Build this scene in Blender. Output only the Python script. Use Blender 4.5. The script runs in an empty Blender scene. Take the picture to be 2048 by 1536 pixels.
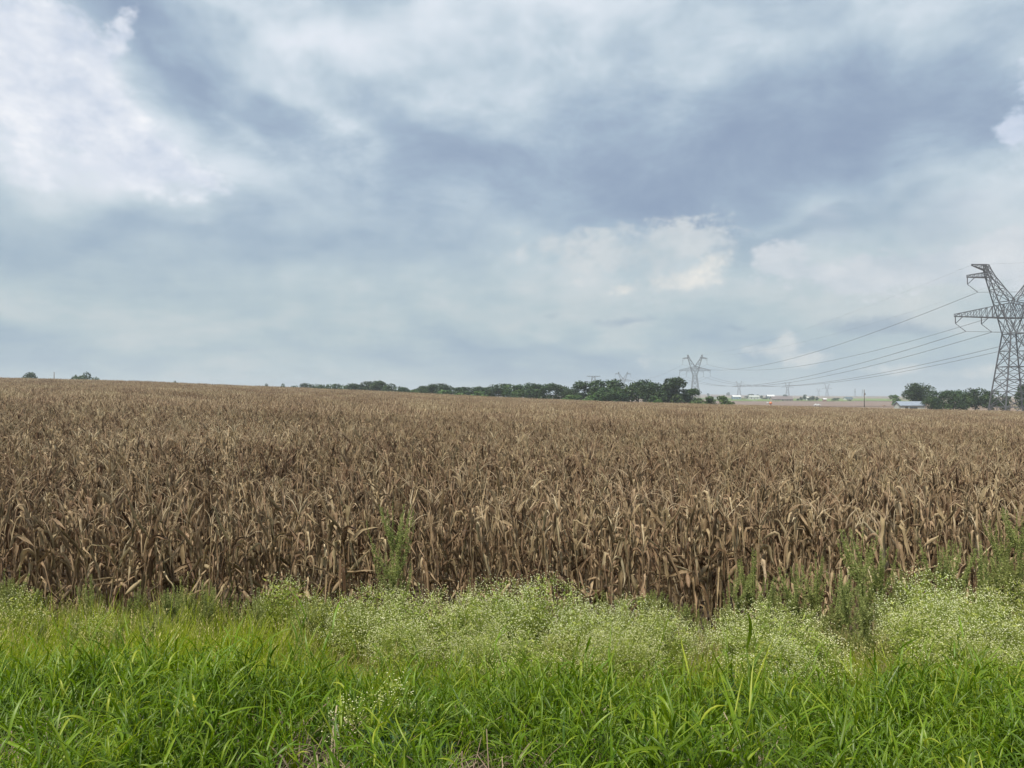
import bpy, math, random
import numpy as np
R = math.radians
rng = np.random.default_rng(7)
random.seed(7)
scene = bpy.context.scene
COL = scene.collection

# ------------------------------------------------------------------ camera
CAMZ, F, HOR = 3.3, 1547.0, 790.0          # eye height, focal length in photo pixels, eye level row
cam_d = bpy.data.cameras.new('camera'); cam = bpy.data.objects.new('camera', cam_d); COL.objects.link(cam)
cam.location = (0, 0, CAMZ); cam.rotation_euler = (R(90) + math.atan((HOR-768)/F), 0, 0)
cam_d.sensor_width = 36.0; cam_d.lens = F/2048*36.0; cam_d.clip_start = 0.05; cam_d.clip_end = 30000
scene.camera = cam
scene.view_settings.view_transform = 'Standard'; scene.view_settings.look = 'None'
EXPO = 0.5; scene.view_settings.exposure = EXPO; scene.view_settings.gamma = 1.0; scene.view_settings.use_curve_mapping = False
scene.cycles.use_denoising = True; scene.cycles.use_adaptive_sampling = True; scene.cycles.adaptive_threshold = 0.015; scene.cycles.adaptive_min_samples = 12
scene.cycles.max_bounces = 4; scene.cycles.diffuse_bounces = 2; scene.cycles.glossy_bounces = 2
scene.cycles.transmission_bounces = 4; scene.cycles.volume_bounces = 0; scene.cycles.transparent_max_bounces = 8

# ------------------------------------------------------------------ sun
SUN_EL, SUN_AZ = 60.0, -140.0              # azimuth clockwise from +Y
sd = bpy.data.lights.new('sun', 'SUN'); sun = bpy.data.objects.new('sun', sd); COL.objects.link(sun)
sd.energy = 4.3; sd.angle = R(9); sd.color = (1.0, 0.935, 0.82)
sun.rotation_euler = (R(90-SUN_EL), 0, R(180-SUN_AZ)); sun.location = (0, -20, 60)

# ------------------------------------------------------------------ world: physical sky under broken cloud
world = bpy.data.worlds.new('World'); scene.world = world; world.use_nodes = True
wt = world.node_tree; wt.nodes.clear()
def WN(t, **k):
    n = wt.nodes.new(t)
    for a, b in k.items(): setattr(n, a, b)
    return n
def plug(sock, v):
    if isinstance(v, (int, float)): sock.default_value = v
    elif isinstance(v, (tuple, list)):
        sock.default_value = tuple(v) + ((1.0,) if sock.type == 'RGBA' and len(v) == 3 else ())
    else: sock.id_data.links.new(v, sock)
def wm(op, a, b=0.0, c=None, clamp=False):
    n = WN('ShaderNodeMath', operation=op, use_clamp=clamp); plug(n.inputs[0], a); plug(n.inputs[1], b)
    if c is not None: plug(n.inputs[2], c)
    return n.outputs[0]
def wv(op, a, b=None):
    n = WN('ShaderNodeVectorMath', operation=op); plug(n.inputs[0], a)
    if b is not None: plug(n.inputs[1], b)
    return n.outputs[1] if op in ('DOT_PRODUCT', 'LENGTH') else n.outputs[0]
def wxyz(x, y, z=0.0):
    n = WN('ShaderNodeCombineXYZ'); plug(n.inputs[0], x); plug(n.inputs[1], y); plug(n.inputs[2], z); return n.outputs[0]
def wnoise(vec, scale, detail=5.0, rough=0.55, dist=0.0):
    n = WN('ShaderNodeTexNoise'); plug(n.inputs['Vector'], vec); n.inputs['Scale'].default_value = scale
    n.inputs['Detail'].default_value = detail; n.inputs['Roughness'].default_value = rough; n.inputs['Distortion'].default_value = dist
    return n
def wstep(v, a, b):
    n = WN('ShaderNodeMapRange', interpolation_type='SMOOTHSTEP'); plug(n.inputs[0], v); plug(n.inputs[1], a); plug(n.inputs[2], b)
    n.inputs[3].default_value = 0.0; n.inputs[4].default_value = 1.0; return n.outputs[0]
def wmix(f, a, b):
    n = WN('ShaderNodeMix', data_type='RGBA'); plug(n.inputs[0], f); plug(n.inputs[6], a); plug(n.inputs[7], b); return n.outputs[2]
def wramp(v, stops):
    n = WN('ShaderNodeValToRGB'); e = n.color_ramp.elements
    while len(e) < len(stops): e.new(0.5)
    for q, (p, c) in zip(e, stops): q.position = p; q.color = tuple(c) + (1.0,)
    plug(n.inputs[0], v); return n.outputs[0]
def lin(r, g, b):
    f = lambda v: (v/255/12.92) if v <= 10 else ((v/255+0.055)/1.055)**2.4
    return (f(r), f(g), f(b))
gen = WN('ShaderNodeTexCoord').outputs['Generated']
sx = WN('ShaderNodeSeparateXYZ'); plug(sx.inputs[0], gen)
az = wm('ARCTAN2', sx.outputs[0], sx.outputs[1]); el = wm('ARCSINE', sx.outputs[2])
ael = wxyz(az, el)
# cloud plane projection gives the long perspective streaks overhead
hz = wm('ADD', wm('MAXIMUM', sx.outputs[2], 0.0), 0.26)
plane = wxyz(wm('DIVIDE', sx.outputs[0], hz), wm('DIVIDE', sx.outputs[1], hz))
mp = WN('ShaderNodeMapping'); plug(mp.inputs[0], plane); mp.inputs['Rotation'].default_value = (0, 0, R(-32)); mp.inputs['Scale'].default_value = (0.72, 1.35, 1)
nbig = wnoise(mp.outputs[0], 0.9, 4.0, 0.55, 0.25)
dg = WN('ShaderNodeMapping'); plug(dg.inputs[0], ael); dg.inputs['Rotation'].default_value = (0, 0, R(30)); dg.inputs['Scale'].default_value = (0.75, 1.5, 1)
nmid = wnoise(dg.outputs[0], 6.5, 6.0, 0.6, 0.35)
band = WN('ShaderNodeMapping'); plug(band.inputs[0], ael); band.inputs['Scale'].default_value = (1.0, 3.8, 1.0)
nband = wnoise(band.outputs[0], 4.6, 6.0, 0.63, 0.15)
fl = WN('ShaderNodeMapping'); plug(fl.inputs[0], ael); fl.inputs['Scale'].default_value = (1.0, 1.45, 1.0)
npuff = wnoise(fl.outputs[0], 15.0, 5.0, 0.58)
nfine = wnoise(fl.outputs[0], 52.0, 3.0, 0.6)
nsub = wnoise(fl.outputs[0], 6.0, 2.0, 0.5)
def warp(amount, srcs):
    v = None
    for n, a in srcs:
        d = wv('SCALE', wv('SUBTRACT', n.outputs['Color'], (0.5, 0.5, 0.5))); d.node.inputs['Scale'].default_value = a*amount
        v = d if v is None else wv('ADD', v, d)
    return wv('ADD', ael, v)
w_soft = warp(1.0, [(nsub, 0.16), (npuff, 0.05)])
w_tiny = warp(1.0, [(npuff, 0.028)])
w_crisp = warp(1.0, [(nsub, 0.035), (npuff, 0.075)])
ROTS = {}
def rotated(vec, ang):
    """the warped direction in axes turned by ang (shared by all masses with that tilt)"""
    key = (id(vec), ang)
    if key not in ROTS:
        if ang == 0: ROTS[key] = vec
        else: c, s_ = math.cos(R(ang)), math.sin(R(ang)); ROTS[key] = wxyz(wv('DOT_PRODUCT', vec, (c, s_, 0)), wv('DOT_PRODUCT', vec, (-s_, c, 0)))
    return ROTS[key]
def blob_sum(vec, blobs):
    acc = None
    for (px, py, rx, ry, ang, w) in blobs:
        ang = min((0, -20, -36, 18), key=lambda q: abs(q-ang))
        u = (px-1024)/F; a = math.atan(u); e = math.atan((HOR-py)/F*math.cos(a)); c, s_ = math.cos(R(ang)), math.sin(R(ang))
        m = WN('ShaderNodeVectorMath', operation='MULTIPLY_ADD'); plug(m.inputs[0], rotated(vec, ang)); ix, iy = F/rx, F/ry
        m.inputs[1].default_value = (ix, iy, 0); m.inputs[2].default_value = (-(a*c+e*s_)*ix, -(-a*s_+e*c)*iy, 0)
        g = wm('POWER', 0.36788, wv('DOT_PRODUCT', m.outputs[0], m.outputs[0]))
        acc = wm('MULTIPLY', g, w) if acc is None else wm('MULTIPLY_ADD', g, w, acc)
    return acc
# broad light and dark masses (pixel place, radii, tilt, weight)
broad = blob_sum(w_soft, [
    (1250, 330, 430, 120, -8, -0.36), (1740, 220, 330, 110, 0, -0.26), (1350, 430, 150, 60, -25, -0.30), (1640, 320, 300, 70, 0, -0.14), (900, 280, 220, 70, -18, -0.16),
    (330, 110, 330, 42, -36, -0.40), (620, 270, 240, 46, -30, -0.22), (170, 60, 60, 70, -20, -0.40), (520, 490, 420, 62, -5, -0.24), (130, 460, 220, 50, 0, -0.12),
    (780, 110, 360, 60, -24, 0.26), (1060, 20, 330, 60, 0, 0.30), (690, 215, 130, 24, -38, 0.22), (470, 230, 80, 24, -38, 0.34), (1480, 60, 420, 60, 6, 0.14),
    (120, 250, 230, 170, -20, 0.30), (330, 335, 170, 40, -10, 0.22), (560, 30, 160, 30, -10, 0.18),
    (1800, 455, 300, 60, 0, 0.16), (1250, 560, 300, 90, 0, 0.20), (1500, 620, 420, 60, 0, 0.10), (900, 690, 330, 22, -3, -0.20), (260, 625, 360, 30, 0, 0.12), (200, 700, 300, 22, 0, -0.08),
    (900, 470, 160, 60, 20, 0.08), (1900, 580, 260, 50, 3, 0.16), (1000, 600, 260, 30, 0, 0.06)])
B = wm('ADD', broad, 0.57)
B = wm('MULTIPLY_ADD', wm('SUBTRACT', nbig.outputs['Fac'], 0.5), 0.60, B)
highm = wstep(el, 0.05, 0.30)
B = wm('MULTIPLY_ADD', wm('MULTIPLY', wm('SUBTRACT', nmid.outputs['Fac'], 0.5), highm), 1.25, B)
lowm = wstep(el, 0.26, 0.03)
B = wm('MULTIPLY_ADD', wm('MULTIPLY', wm('SUBTRACT', nband.outputs['Fac'], 0.5), lowm), 1.15, B)
B = wm('MULTIPLY_ADD', wm('SUBTRACT', npuff.outputs['Fac'], 0.5), 0.44, wm('MULTIPLY_ADD', wm('SUBTRACT', nsub.outputs['Fac'], 0.5), 0.30, B))
B = wm('MULTIPLY_ADD', wm('TANH', wm('MULTIPLY', wm('SUBTRACT', B, 0.54), 2.1)), 0.5, 0.5)
upper = wramp(B, [(0.04, lin(140, 158, 185)), (0.30, lin(165, 184, 204)), (0.54, lin(191, 207, 220)), (0.76, lin(217, 227, 237)), (1.0, lin(240, 243, 252))])
lower = wramp(B, [(0.08, lin(144, 166, 190)), (0.36, lin(164, 184, 199)), (0.60, lin(182, 199, 206)), (0.82, lin(202, 211, 214)), (1.0, lin(224, 226, 225))])
col = wmix(wstep(el, 0.30, 0.08), upper, lower)
# clear gaps: the physical sky shows through
sky = WN('ShaderNodeTexSky', sky_type='NISHITA'); sky.sun_disc = False; sky.sun_elevation = R(SUN_EL); sky.sun_rotation = R(SUN_AZ)
sky.air_density = 1.0; sky.dust_density = 2.0; sky.ozone_density = 1.0
col10 = wv('SCALE', col); col10.node.inputs['Scale'].default_value = 10.0
gap = wstep(wm('MULTIPLY_ADD', wm('SUBTRACT', nband.outputs['Fac'], 0.5), 1.1, blob_sum(w_soft, [(1780, 455, 300, 55, -3, 0.9), (1560, 455, 160, 30, 0, 0.35), (1800, 690, 160, 30, 0, 0.30)])), 0.25, 1.2)
col10 = wmix(wm('MULTIPLY', gap, 0.6), col10, sky.outputs[0])
# heaped clouds: billowed edge, shaded inside
edge = wm('MULTIPLY_ADD', wm('SUBTRACT', npuff.outputs['Fac'], 0.5), 1.25, wm('MULTIPLY', wm('SUBTRACT', nfine.outputs['Fac'], 0.5), 0.95))
inner = wm('MULTIPLY_ADD', wm('SUBTRACT', nsub.outputs['Fac'], 0.5), 1.2, wm('MULTIPLY_ADD', wm('SUBTRACT', npuff.outputs['Fac'], 0.5), 1.9, wm('MULTIPLY_ADD', wm('SUBTRACT', nfine.outputs['Fac'], 0.5), 0.7, 0.5)))
for blobs, lo, hi, c0, c1, amt in (
    ([(50, 140, 130, 120, -30, 0.9), (220, 250, 210, 66, -38, 0.85), (350, 325, 130, 30, -12, 0.6), (235, 70, 20, 50, -20, 0.7), (90, 60, 70, 50, -20, 0.6), (150, 340, 150, 30, 0, 0.45)], 0.28, 0.95, lin(192, 205, 226), lin(250, 251, 255), 0.85),
    ([(2075, 200, 50, 75, -25, 1.0), (2030, 268, 40, 26, 0, 0.7)], 0.28, 0.95, lin(190, 206, 228), lin(226, 232, 245), 0.85),
    ([(1190, 500, 190, 60, 0, 0.8), (1400, 480, 110, 55, 15, 0.6)], 0.26, 0.80, lin(188, 201, 209), lin(220, 224, 226), 0.85),
    ([(1350, 562, 100, 24, 8, 0.9), (1435, 520, 36, 22, 25, 0.8), (1245, 578, 24, 11, 0, 0.7)], 0.22, 1.05, lin(200, 208, 212), lin(250, 245, 237), 0.9),
    ([(1560, 515, 58, 36, 0, 0.85), (1700, 550, 120, 26, 5, 0.75), (1900, 545, 190, 34, 6, 0.8), (2040, 520, 120, 38, 0, 0.7)], 0.26, 0.75, lin(190, 202, 213), lin(222, 226, 231), 0.8),
    ([(1530, 700, 58, 20, 0, 0.9), (1572, 682, 24, 26, 0, 0.8), (1625, 718, 40, 15, 25, 0.9), (1800, 738, 66, 14, 5, 0.75), (1960, 745, 66, 14, 8, 0.6), (1295, 725, 22, 30, 15, 0.5), (1430, 745, 50, 10, 0, 0.4)], 0.20, 1.0, lin(192, 204, 210), lin(232, 232, 229), 0.9),
    ([(1735, 648, 80, 21, -3, 1.2), (1850, 658, 70, 12, -5, 0.7), (1250, 641, 70, 10, -3, 1.0), (1475, 650, 26, 7, 0, 1.0), (1100, 630, 28, 9, 0, 0.7), (410, 695, 65, 8, 0, 0.55), (500, 698, 40, 9, 0, 0.5)], 0.24, 1.15, lin(148, 167, 187), lin(162, 180, 196), 0.75),
):
    bs = blob_sum(w_tiny if blobs[0][3] < 30 else w_crisp, blobs)
    mk = wm('MULTIPLY', wstep(wm('MULTIPLY_ADD', edge, wm('MULTIPLY', bs, 2.5, clamp=True), bs), lo, hi), amt)
    c = wv('SCALE', wmix(wm('ADD', inner, 0.0, clamp=True), c0, c1)); c.node.inputs['Scale'].default_value = 10.0
    col10 = wmix(mk, col10, c)
bg = WN('ShaderNodeBackground'); plug(bg.inputs[0], col10); bg.inputs[1].default_value = 0.1/2**EXPO
wo = WN('ShaderNodeOutputWorld'); wt.links.new(bg.outputs[0], wo.inputs[0])
world.cycles.sampling_method = 'NONE'

# ------------------------------------------------------------------ helpers
def tag(o, label=None, cat=None, group=None, kind=None):
    if label: o['label'] = label
    if cat: o['category'] = cat
    if group: o['group'] = group
    if kind: o['kind'] = kind
    return o
def empty(name, loc=(0, 0, 0), rz=0.0):
    o = bpy.data.objects.new(name, None); COL.objects.link(o); o.location = loc; o.rotation_euler = (0, 0, rz); o.empty_display_size = 0.3
    return o
def link(name, me, parent=None):
    o = bpy.data.objects.new(name, me); COL.objects.link(o)
    if parent: o.parent = parent
    return o
ORD = ['', 'first', 'second', 'third', 'fourth', 'fifth', 'sixth', 'seventh', 'eighth', 'ninth', 'tenth', 'eleventh', 'twelfth', 'thirteenth', 'fourteenth', 'fifteenth',
       'sixteenth', 'seventeenth', 'eighteenth', 'nineteenth', 'twentieth']
def ordw(n): return ORD[n] if n <= 20 else 'twenty-' + ORD[n-20] if n < 30 else 'thirtieth' if n == 30 else 'thirty-' + ORD[n-30]

class MB:
    """collects verts / faces / a tint per vertex, builds one mesh"""
    def __init__(s): s.v = []; s.f = []; s.t = []
    def add(s, verts, faces, tint=0.5):
        b = len(s.v); s.v.extend([tuple(map(float, p)) for p in verts])
        s.f.extend([tuple(b+i for i in f) for f in faces])
        s.t.extend([tint]*len(verts) if np.isscalar(tint) else list(tint))
        return s
    def merge(s, o, M=None, off=(0, 0, 0), dt=0.0):
        v = np.array(o.v)
        if M is not None: v = v @ np.array(M).T
        return s.add(v + np.array(off), o.f, [min(1, max(0, t+dt)) for t in o.t])
    def mesh(s, name, mat, smooth=True):
        me = bpy.data.meshes.new(name); me.from_pydata(s.v, [], s.f)
        a = me.attributes.new('tint', 'FLOAT', 'POINT'); a.data.foreach_set('value', np.array(s.t, np.float32))
        if smooth: me.polygons.foreach_set('use_smooth', np.ones(len(s.f), bool))
        me.materials.append(mat); me.update(); return me
    def box(s, lo, hi, tint=0.5):
        x0, y0, z0 = lo; x1, y1, z1 = hi
        return s.add([(x0, y0, z0), (x1, y0, z0), (x1, y1, z0), (x0, y1, z0), (x0, y0, z1), (x1, y0, z1), (x1, y1, z1), (x0, y1, z1)],
                     [(0, 3, 2, 1), (4, 5, 6, 7), (0, 1, 5, 4), (1, 2, 6, 5), (2, 3, 7, 6), (3, 0, 4, 7)], tint)
    def beam(s, p, q, w, tint=0.5):
        p, q = np.array(p, float), np.array(q, float); d = q-p; d /= np.linalg.norm(d)+1e-9
        a = np.cross(d, (0, 0, 1) if abs(d[2]) < 0.9 else (0, 1, 0)); a /= np.linalg.norm(a); b = np.cross(d, a); h = w/2
        r = [a*h+b*h, -a*h+b*h, -a*h-b*h, a*h-b*h]
        return s.add([p+k for k in r]+[q+k for k in r], [(0, 1, 5, 4), (1, 2, 6, 5), (2, 3, 7, 6), (3, 0, 4, 7), (3, 2, 1, 0), (4, 5, 6, 7)], tint)
    def tube(s, path, rad, n=5, tint=0.5, cap=True):
        path = np.array(path, float); m = len(path); rad = np.broadcast_to(rad, (m,)); vs = []; fs = []
        tan = np.gradient(path, axis=0); tan /= np.linalg.norm(tan, axis=1)[:, None]+1e-9
        ref = np.array((0, 0, 1.0)) if abs(tan[0][2]) < 0.8 else np.array((1.0, 0, 0))
        for i in range(m):
            a = np.cross(tan[i], ref); a /= np.linalg.norm(a)+1e-9; b = np.cross(tan[i], a)
            for k in range(n):
                t = 2*math.pi*k/n; vs.append(path[i]+rad[i]*(math.cos(t)*a+math.sin(t)*b))
        for i in range(m-1):
            for k in range(n): fs.append((i*n+k, i*n+(k+1) % n, (i+1)*n+(k+1) % n, (i+1)*n+k))
        if cap: fs.append(tuple(range(n))[::-1]); fs.append(tuple((m-1)*n+k for k in range(n)))
        return s.add(vs, fs, tint)
    def ribbon(s, path, width, side, fold=0.25, tint=0.5, flat=False):
        """leaf blade: rows of left, midrib, right (or left, right)"""
        path = np.array(path); m = len(path); tan = np.gradient(path, axis=0); vs = []; fs = []
        for i in range(m):
            n = np.cross(tan[i], side[i]); n /= np.linalg.norm(n)+1e-9; w = width[i]/2
            if flat: vs += [path[i]-side[i]*w, path[i]+side[i]*w]
            else: vs += [path[i]-side[i]*w+n*w*fold, path[i]-n*w*fold, path[i]+side[i]*w+n*w*fold]
        k = 2 if flat else 3
        for i in range(m-1):
            for j in range(k-1): fs.append((i*k+j, i*k+j+1, (i+1)*k+j+1, (i+1)*k+j))
        return s.add(vs, fs, tint)
U = lambda a, b: float(rng.uniform(a, b))

def blade_path(p0, azim, pitch, length, n, wander=0.0):
    """integrate a path from a list of pitch angles (rad) along the blade"""
    p = np.array(p0, float); out = [p.copy()]; a = azim; st = length/n; sides = []
    for i in range(n):
        ph = pitch(i/n); h = np.array((math.cos(a), math.sin(a), 0))
        p = p + st*(math.cos(ph)*h+np.array((0, 0, math.sin(ph)))); out.append(p.copy())
        sides.append((-math.sin(a), math.cos(a), 0)); a += U(-wander, wander)
    sides.append(sides[-1])
    return np.array(out), np.array(sides)
def twist_sides(path, side, tw):
    tan = np.gradient(path, axis=0); tan /= np.linalg.norm(tan, axis=1)[:, None]+1e-9; out = []
    for i in range(len(path)):
        s = side[i]; b = np.cross(tan[i], s); a = tw*i/len(path); v = s*math.cos(a)+b*math.sin(a); out.append(v/(np.linalg.norm(v)+1e-9))
    return np.array(out)

# materials
def mat_nodes(name):
    m = bpy.data.materials.new(name); m.use_nodes = True; m.node_tree.nodes.clear(); return m, m.node_tree
def nn(t, ty, **k):
    n = t.nodes.new(ty)
    for a, b in k.items(): setattr(n, a, b)
    return n
def leaf_mat(name, stops, transl=0.3, rough=0.55, spec=0.25, jitter=0.18, streak=0.25, tcol=None, nscale=(60, 60, 6), hue=0.02, loc=0.0):
    m, t = mat_nodes(name); L = t.links.new
    at = nn(t, 'ShaderNodeAttribute', attribute_name='tint'); oi = nn(t, 'ShaderNodeObjectInfo')
    j = nn(t, 'ShaderNodeMath', operation='MULTIPLY_ADD'); L(oi.outputs['Random'], j.inputs[0]); j.inputs[1].default_value = jitter*2; j.inputs[2].default_value = -jitter
    ad = nn(t, 'ShaderNodeMath', operation='ADD'); L(at.outputs['Fac'], ad.inputs[0]); L(j.outputs[0], ad.inputs[1])
    tc = nn(t, 'ShaderNodeTexCoord'); mpn = nn(t, 'ShaderNodeMapping'); mpn.inputs['Scale'].default_value = nscale; L(tc.outputs['Object'], mpn.inputs[0])
    no = nn(t, 'ShaderNodeTexNoise'); no.inputs['Scale'].default_value = 1.0; no.inputs['Detail'].default_value = 3; L(mpn.outputs[0], no.inputs['Vector'])
    st = nn(t, 'ShaderNodeMath', operation='MULTIPLY_ADD'); L(no.outputs['Fac'], st.inputs[0]); st.inputs[1].default_value = streak*2; st.inputs[2].default_value = -streak
    ad2 = nn(t, 'ShaderNodeMath', operation='ADD', use_clamp=True); L(ad.outputs[0], ad2.inputs[0]); L(st.outputs[0], ad2.inputs[1])
    src = ad2
    if loc:                                             # the crop ripened unevenly across the field
        ge = nn(t, 'ShaderNodeNewGeometry'); nl_ = nn(t, 'ShaderNodeTexNoise'); nl_.inputs['Scale'].default_value = 0.11; nl_.inputs['Detail'].default_value = 2; L(ge.outputs['Position'], nl_.inputs['Vector'])
        lm = nn(t, 'ShaderNodeMath', operation='MULTIPLY_ADD'); L(nl_.outputs['Fac'], lm.inputs[0]); lm.inputs[1].default_value = loc*4; lm.inputs[2].default_value = -loc*2
        src = nn(t, 'ShaderNodeMath', operation='ADD', use_clamp=True); L(ad2.outputs[0], src.inputs[0]); L(lm.outputs[0], src.inputs[1])
    rp = nn(t, 'ShaderNodeValToRGB'); e = rp.color_ramp.elements
    while len(e) < len(stops): e.new(0.5)
    for q, (p, c) in zip(e, stops): q.position = p; q.color = tuple(c)+(1,)
    L(src.outputs[0], rp.inputs[0])
    hs = nn(t, 'ShaderNodeHueSaturation'); hm = nn(t, 'ShaderNodeMath', operation='MULTIPLY_ADD'); L(oi.outputs['Random'], hm.inputs[0]); hm.inputs[1].default_value = hue*2; hm.inputs[2].default_value = 0.5-hue
    L(hm.outputs[0], hs.inputs['Hue']); L(rp.outputs[0], hs.inputs['Color'])
    p = nn(t, 'ShaderNodeBsdfPrincipled'); L(hs.outputs[0], p.inputs['Base Color']); p.inputs['Roughness'].default_value = rough; p.inputs['Specular IOR Level'].default_value = spec
    out = nn(t, 'ShaderNodeOutputMaterial')
    if transl > 0:
        tr = nn(t, 'ShaderNodeBsdfTranslucent')
        if tcol:
            mx = nn(t, 'ShaderNodeMix', data_type='RGBA', blend_type='MULTIPLY'); mx.inputs[0].default_value = 1; L(hs.outputs[0], mx.inputs[6]); mx.inputs[7].default_value = tuple(tcol)+(1,); L(mx.outputs[2], tr.inputs[0])
        else: L(hs.outputs[0], tr.inputs[0])
        ms = nn(t, 'ShaderNodeMixShader'); ms.inputs[0].default_value = transl; L(p.outputs[0], ms.inputs[1]); L(tr.outputs[0], ms.inputs[2]); L(ms.outputs[0], out.inputs[0])
    else: L(p.outputs[0], out.inputs[0])
    return m
def solid_mat(name, c, rough=0.6, metal=0.0, var=0.15, scale=3.0, spec=0.4):
    m, t = mat_nodes(name); L = t.links.new
    tc = nn(t, 'ShaderNodeTexCoord'); no = nn(t, 'ShaderNodeTexNoise'); no.inputs['Scale'].default_value = scale; no.inputs['Detail'].default_value = 5; L(tc.outputs['Object'], no.inputs['Vector'])
    mr = nn(t, 'ShaderNodeMapRange'); mr.inputs[3].default_value = 1-var*2; mr.inputs[4].default_value = 1+var*2; L(no.outputs['Fac'], mr.inputs[0])
    mx = nn(t, 'ShaderNodeVectorMath', operation='SCALE'); mx.inputs[0].default_value = c; L(mr.outputs[0], mx.inputs['Scale'])
    p = nn(t, 'ShaderNodeBsdfPrincipled'); L(mx.outputs[0], p.inputs['Base Color']); p.inputs['Roughness'].default_value = rough; p.inputs['Metallic'].default_value = metal; p.inputs['Specular IOR Level'].default_value = spec
    o = nn(t, 'ShaderNodeOutputMaterial'); L(p.outputs[0], o.inputs[0]); return m

M_CORN = leaf_mat('dry_corn_leaf', [(0.0, (0.078, 0.046, 0.025)), (0.35, (0.215, 0.148, 0.084)), (0.7, (0.405, 0.302, 0.186)), (1.0, (0.70, 0.57, 0.40))], transl=0.22, rough=0.6, spec=0.2, jitter=0.14, streak=0.22, nscale=(45, 45, 9), hue=0.012, loc=0.13)
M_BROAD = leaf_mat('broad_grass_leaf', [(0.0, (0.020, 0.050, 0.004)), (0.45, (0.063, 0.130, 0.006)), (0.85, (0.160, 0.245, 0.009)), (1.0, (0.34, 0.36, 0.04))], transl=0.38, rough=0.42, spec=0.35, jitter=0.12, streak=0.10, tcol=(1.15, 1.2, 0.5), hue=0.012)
M_FINE = leaf_mat('fine_grass_leaf', [(0.0, (0.085, 0.155, 0.006)), (0.5, (0.210, 0.300, 0.010)), (0.85, (0.34, 0.38, 0.028)), (1.0, (0.50, 0.44, 0.12))], transl=0.38, rough=0.5, spec=0.25, jitter=0.16, streak=0.08, tcol=(1.15, 1.15, 0.55))
M_STRAW = leaf_mat('dry_grass_stem', [(0.0, (0.21, 0.24, 0.05)), (0.5, (0.36, 0.34, 0.11)), (1.0, (0.50, 0.42, 0.20))], transl=0.15, rough=0.6, jitter=0.2)
M_THATCH = leaf_mat('dead_thatch', [(0.0, (0.07, 0.05, 0.035)), (0.6, (0.20, 0.15, 0.10)), (1.0, (0.36, 0.29, 0.20))], transl=0.1, rough=0.7, jitter=0.2)
M_WEED = leaf_mat('weed_leaf', [(0.0, (0.110, 0.165, 0.024)), (0.5, (0.250, 0.322, 0.050)), (1.0, (0.43, 0.465, 0.105))], transl=0.45, rough=0.55, jitter=0.15, hue=0.015)
M_TALL = leaf_mat('tall_weed_leaf', [(0.0, (0.14, 0.18, 0.045)), (0.5, (0.29, 0.33, 0.105)), (1.0, (0.45, 0.47, 0.18))], transl=0.45, rough=0.6, jitter=0.15, hue=0.012)
M_WDARK = leaf_mat('feathery_weed_leaf', [(0.0, (0.022, 0.060, 0.026)), (0.6, (0.055, 0.110, 0.045)), (1.0, (0.10, 0.16, 0.06))], transl=0.25, rough=0.55, jitter=0.1)
M_FLOWER = leaf_mat('white_flower_head', [(0.0, (0.40, 0.46, 0.15)), (0.5, (0.66, 0.68, 0.34)), (1.0, (0.86, 0.85, 0.62))], transl=0.15, rough=0.7, spec=0.1, jitter=0.1, streak=0.05)
M_TREE = leaf_mat('tree_leaf', [(0.0, (0.016, 0.036, 0.014)), (0.5, (0.033, 0.064, 0.022)), (1.0, (0.082, 0.125, 0.032))], transl=0.18, rough=0.5, jitter=0.18, streak=0.12, nscale=(0.4, 0.4, 0.4), hue=0.02)
M_SHRUB = leaf_mat('shrub_leaf', [(0.0, (0.035, 0.075, 0.022)), (0.5, (0.075, 0.135, 0.034)), (1.0, (0.14, 0.20, 0.05))], transl=0.2, rough=0.5, jitter=0.15, streak=0.12, nscale=(0.4, 0.4, 0.4), hue=0.02)
M_BARK = solid_mat('bark', (0.11, 0.09, 0.07), 0.9)
M_STEEL = solid_mat('galvanised_steel', (0.115, 0.118, 0.13), 0.6, 0.2, 0.12, 0.4)
M_INSUL = solid_mat('insulator_glass', (0.16, 0.17, 0.18), 0.35)
M_WIRE = solid_mat('conductor', (0.20, 0.21, 0.23), 0.5, 0.3, 0.05)
M_WOOD = solid_mat('weathered_pole_wood', (0.12, 0.10, 0.085), 0.85)

# ------------------------------------------------------------------ terrain
def sstep(a, b, x):
    t = np.clip((np.asarray(x, float)-a)/(b-a), 0, 1); return t*t*(3-2*t)
GX = [(p-1024)/F*240 for p in (-600, 0, 300, 500, 750, 1000, 1200, 1400, 1700, 2048, 2600)]
GZ = [CAMZ-(q-HOR)/F*240-1.72 for q in (742, 755, 763, 772, 782, 795, 803, 808, 815, 823, 832)]
def ground(x, y):
    x = np.asarray(x, float); y = np.asarray(y, float); r = np.hypot(x, y)
    verge = np.interp(y, [-8, 2.5, 3.2, 5, 6.5, 8, 9.4, 10.4, 12], [1.66, 1.66, 1.58, 1.2, 0.8, 0.42, 0.1, 0.0, 0.0])
    xe = x*240/np.maximum(y, 240); s = np.clip((y-11)/229, 0, 1)
    fld = (s*np.interp(xe, GX, GZ)+(1-s)*(-0.03*np.clip(x, -80, 80)))*sstep(8, 22, y)
    far = -4.0+15*np.exp(-((x/np.maximum(y, 1)-0.16)/0.17)**2)*sstep(1700, 4800, r)*(y > 0)
    t = sstep(255, 640, r)*(y > 0)+sstep(100, 640, r)*(y <= 0)
    mic = 0.035*np.sin(x*2.3+0.7*y)*np.cos(y*1.9-x*0.6)*sstep(2.5, 4, y)*(1-sstep(12, 20, y))
    return verge+fld*(1-t)+(far-verge)*t+mic
gz = lambda x, y: float(ground(x, y))
def place(px, d): return (px-1024)/F*d
def ztop(py, d): return CAMZ-(py-HOR)/F*d

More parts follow.
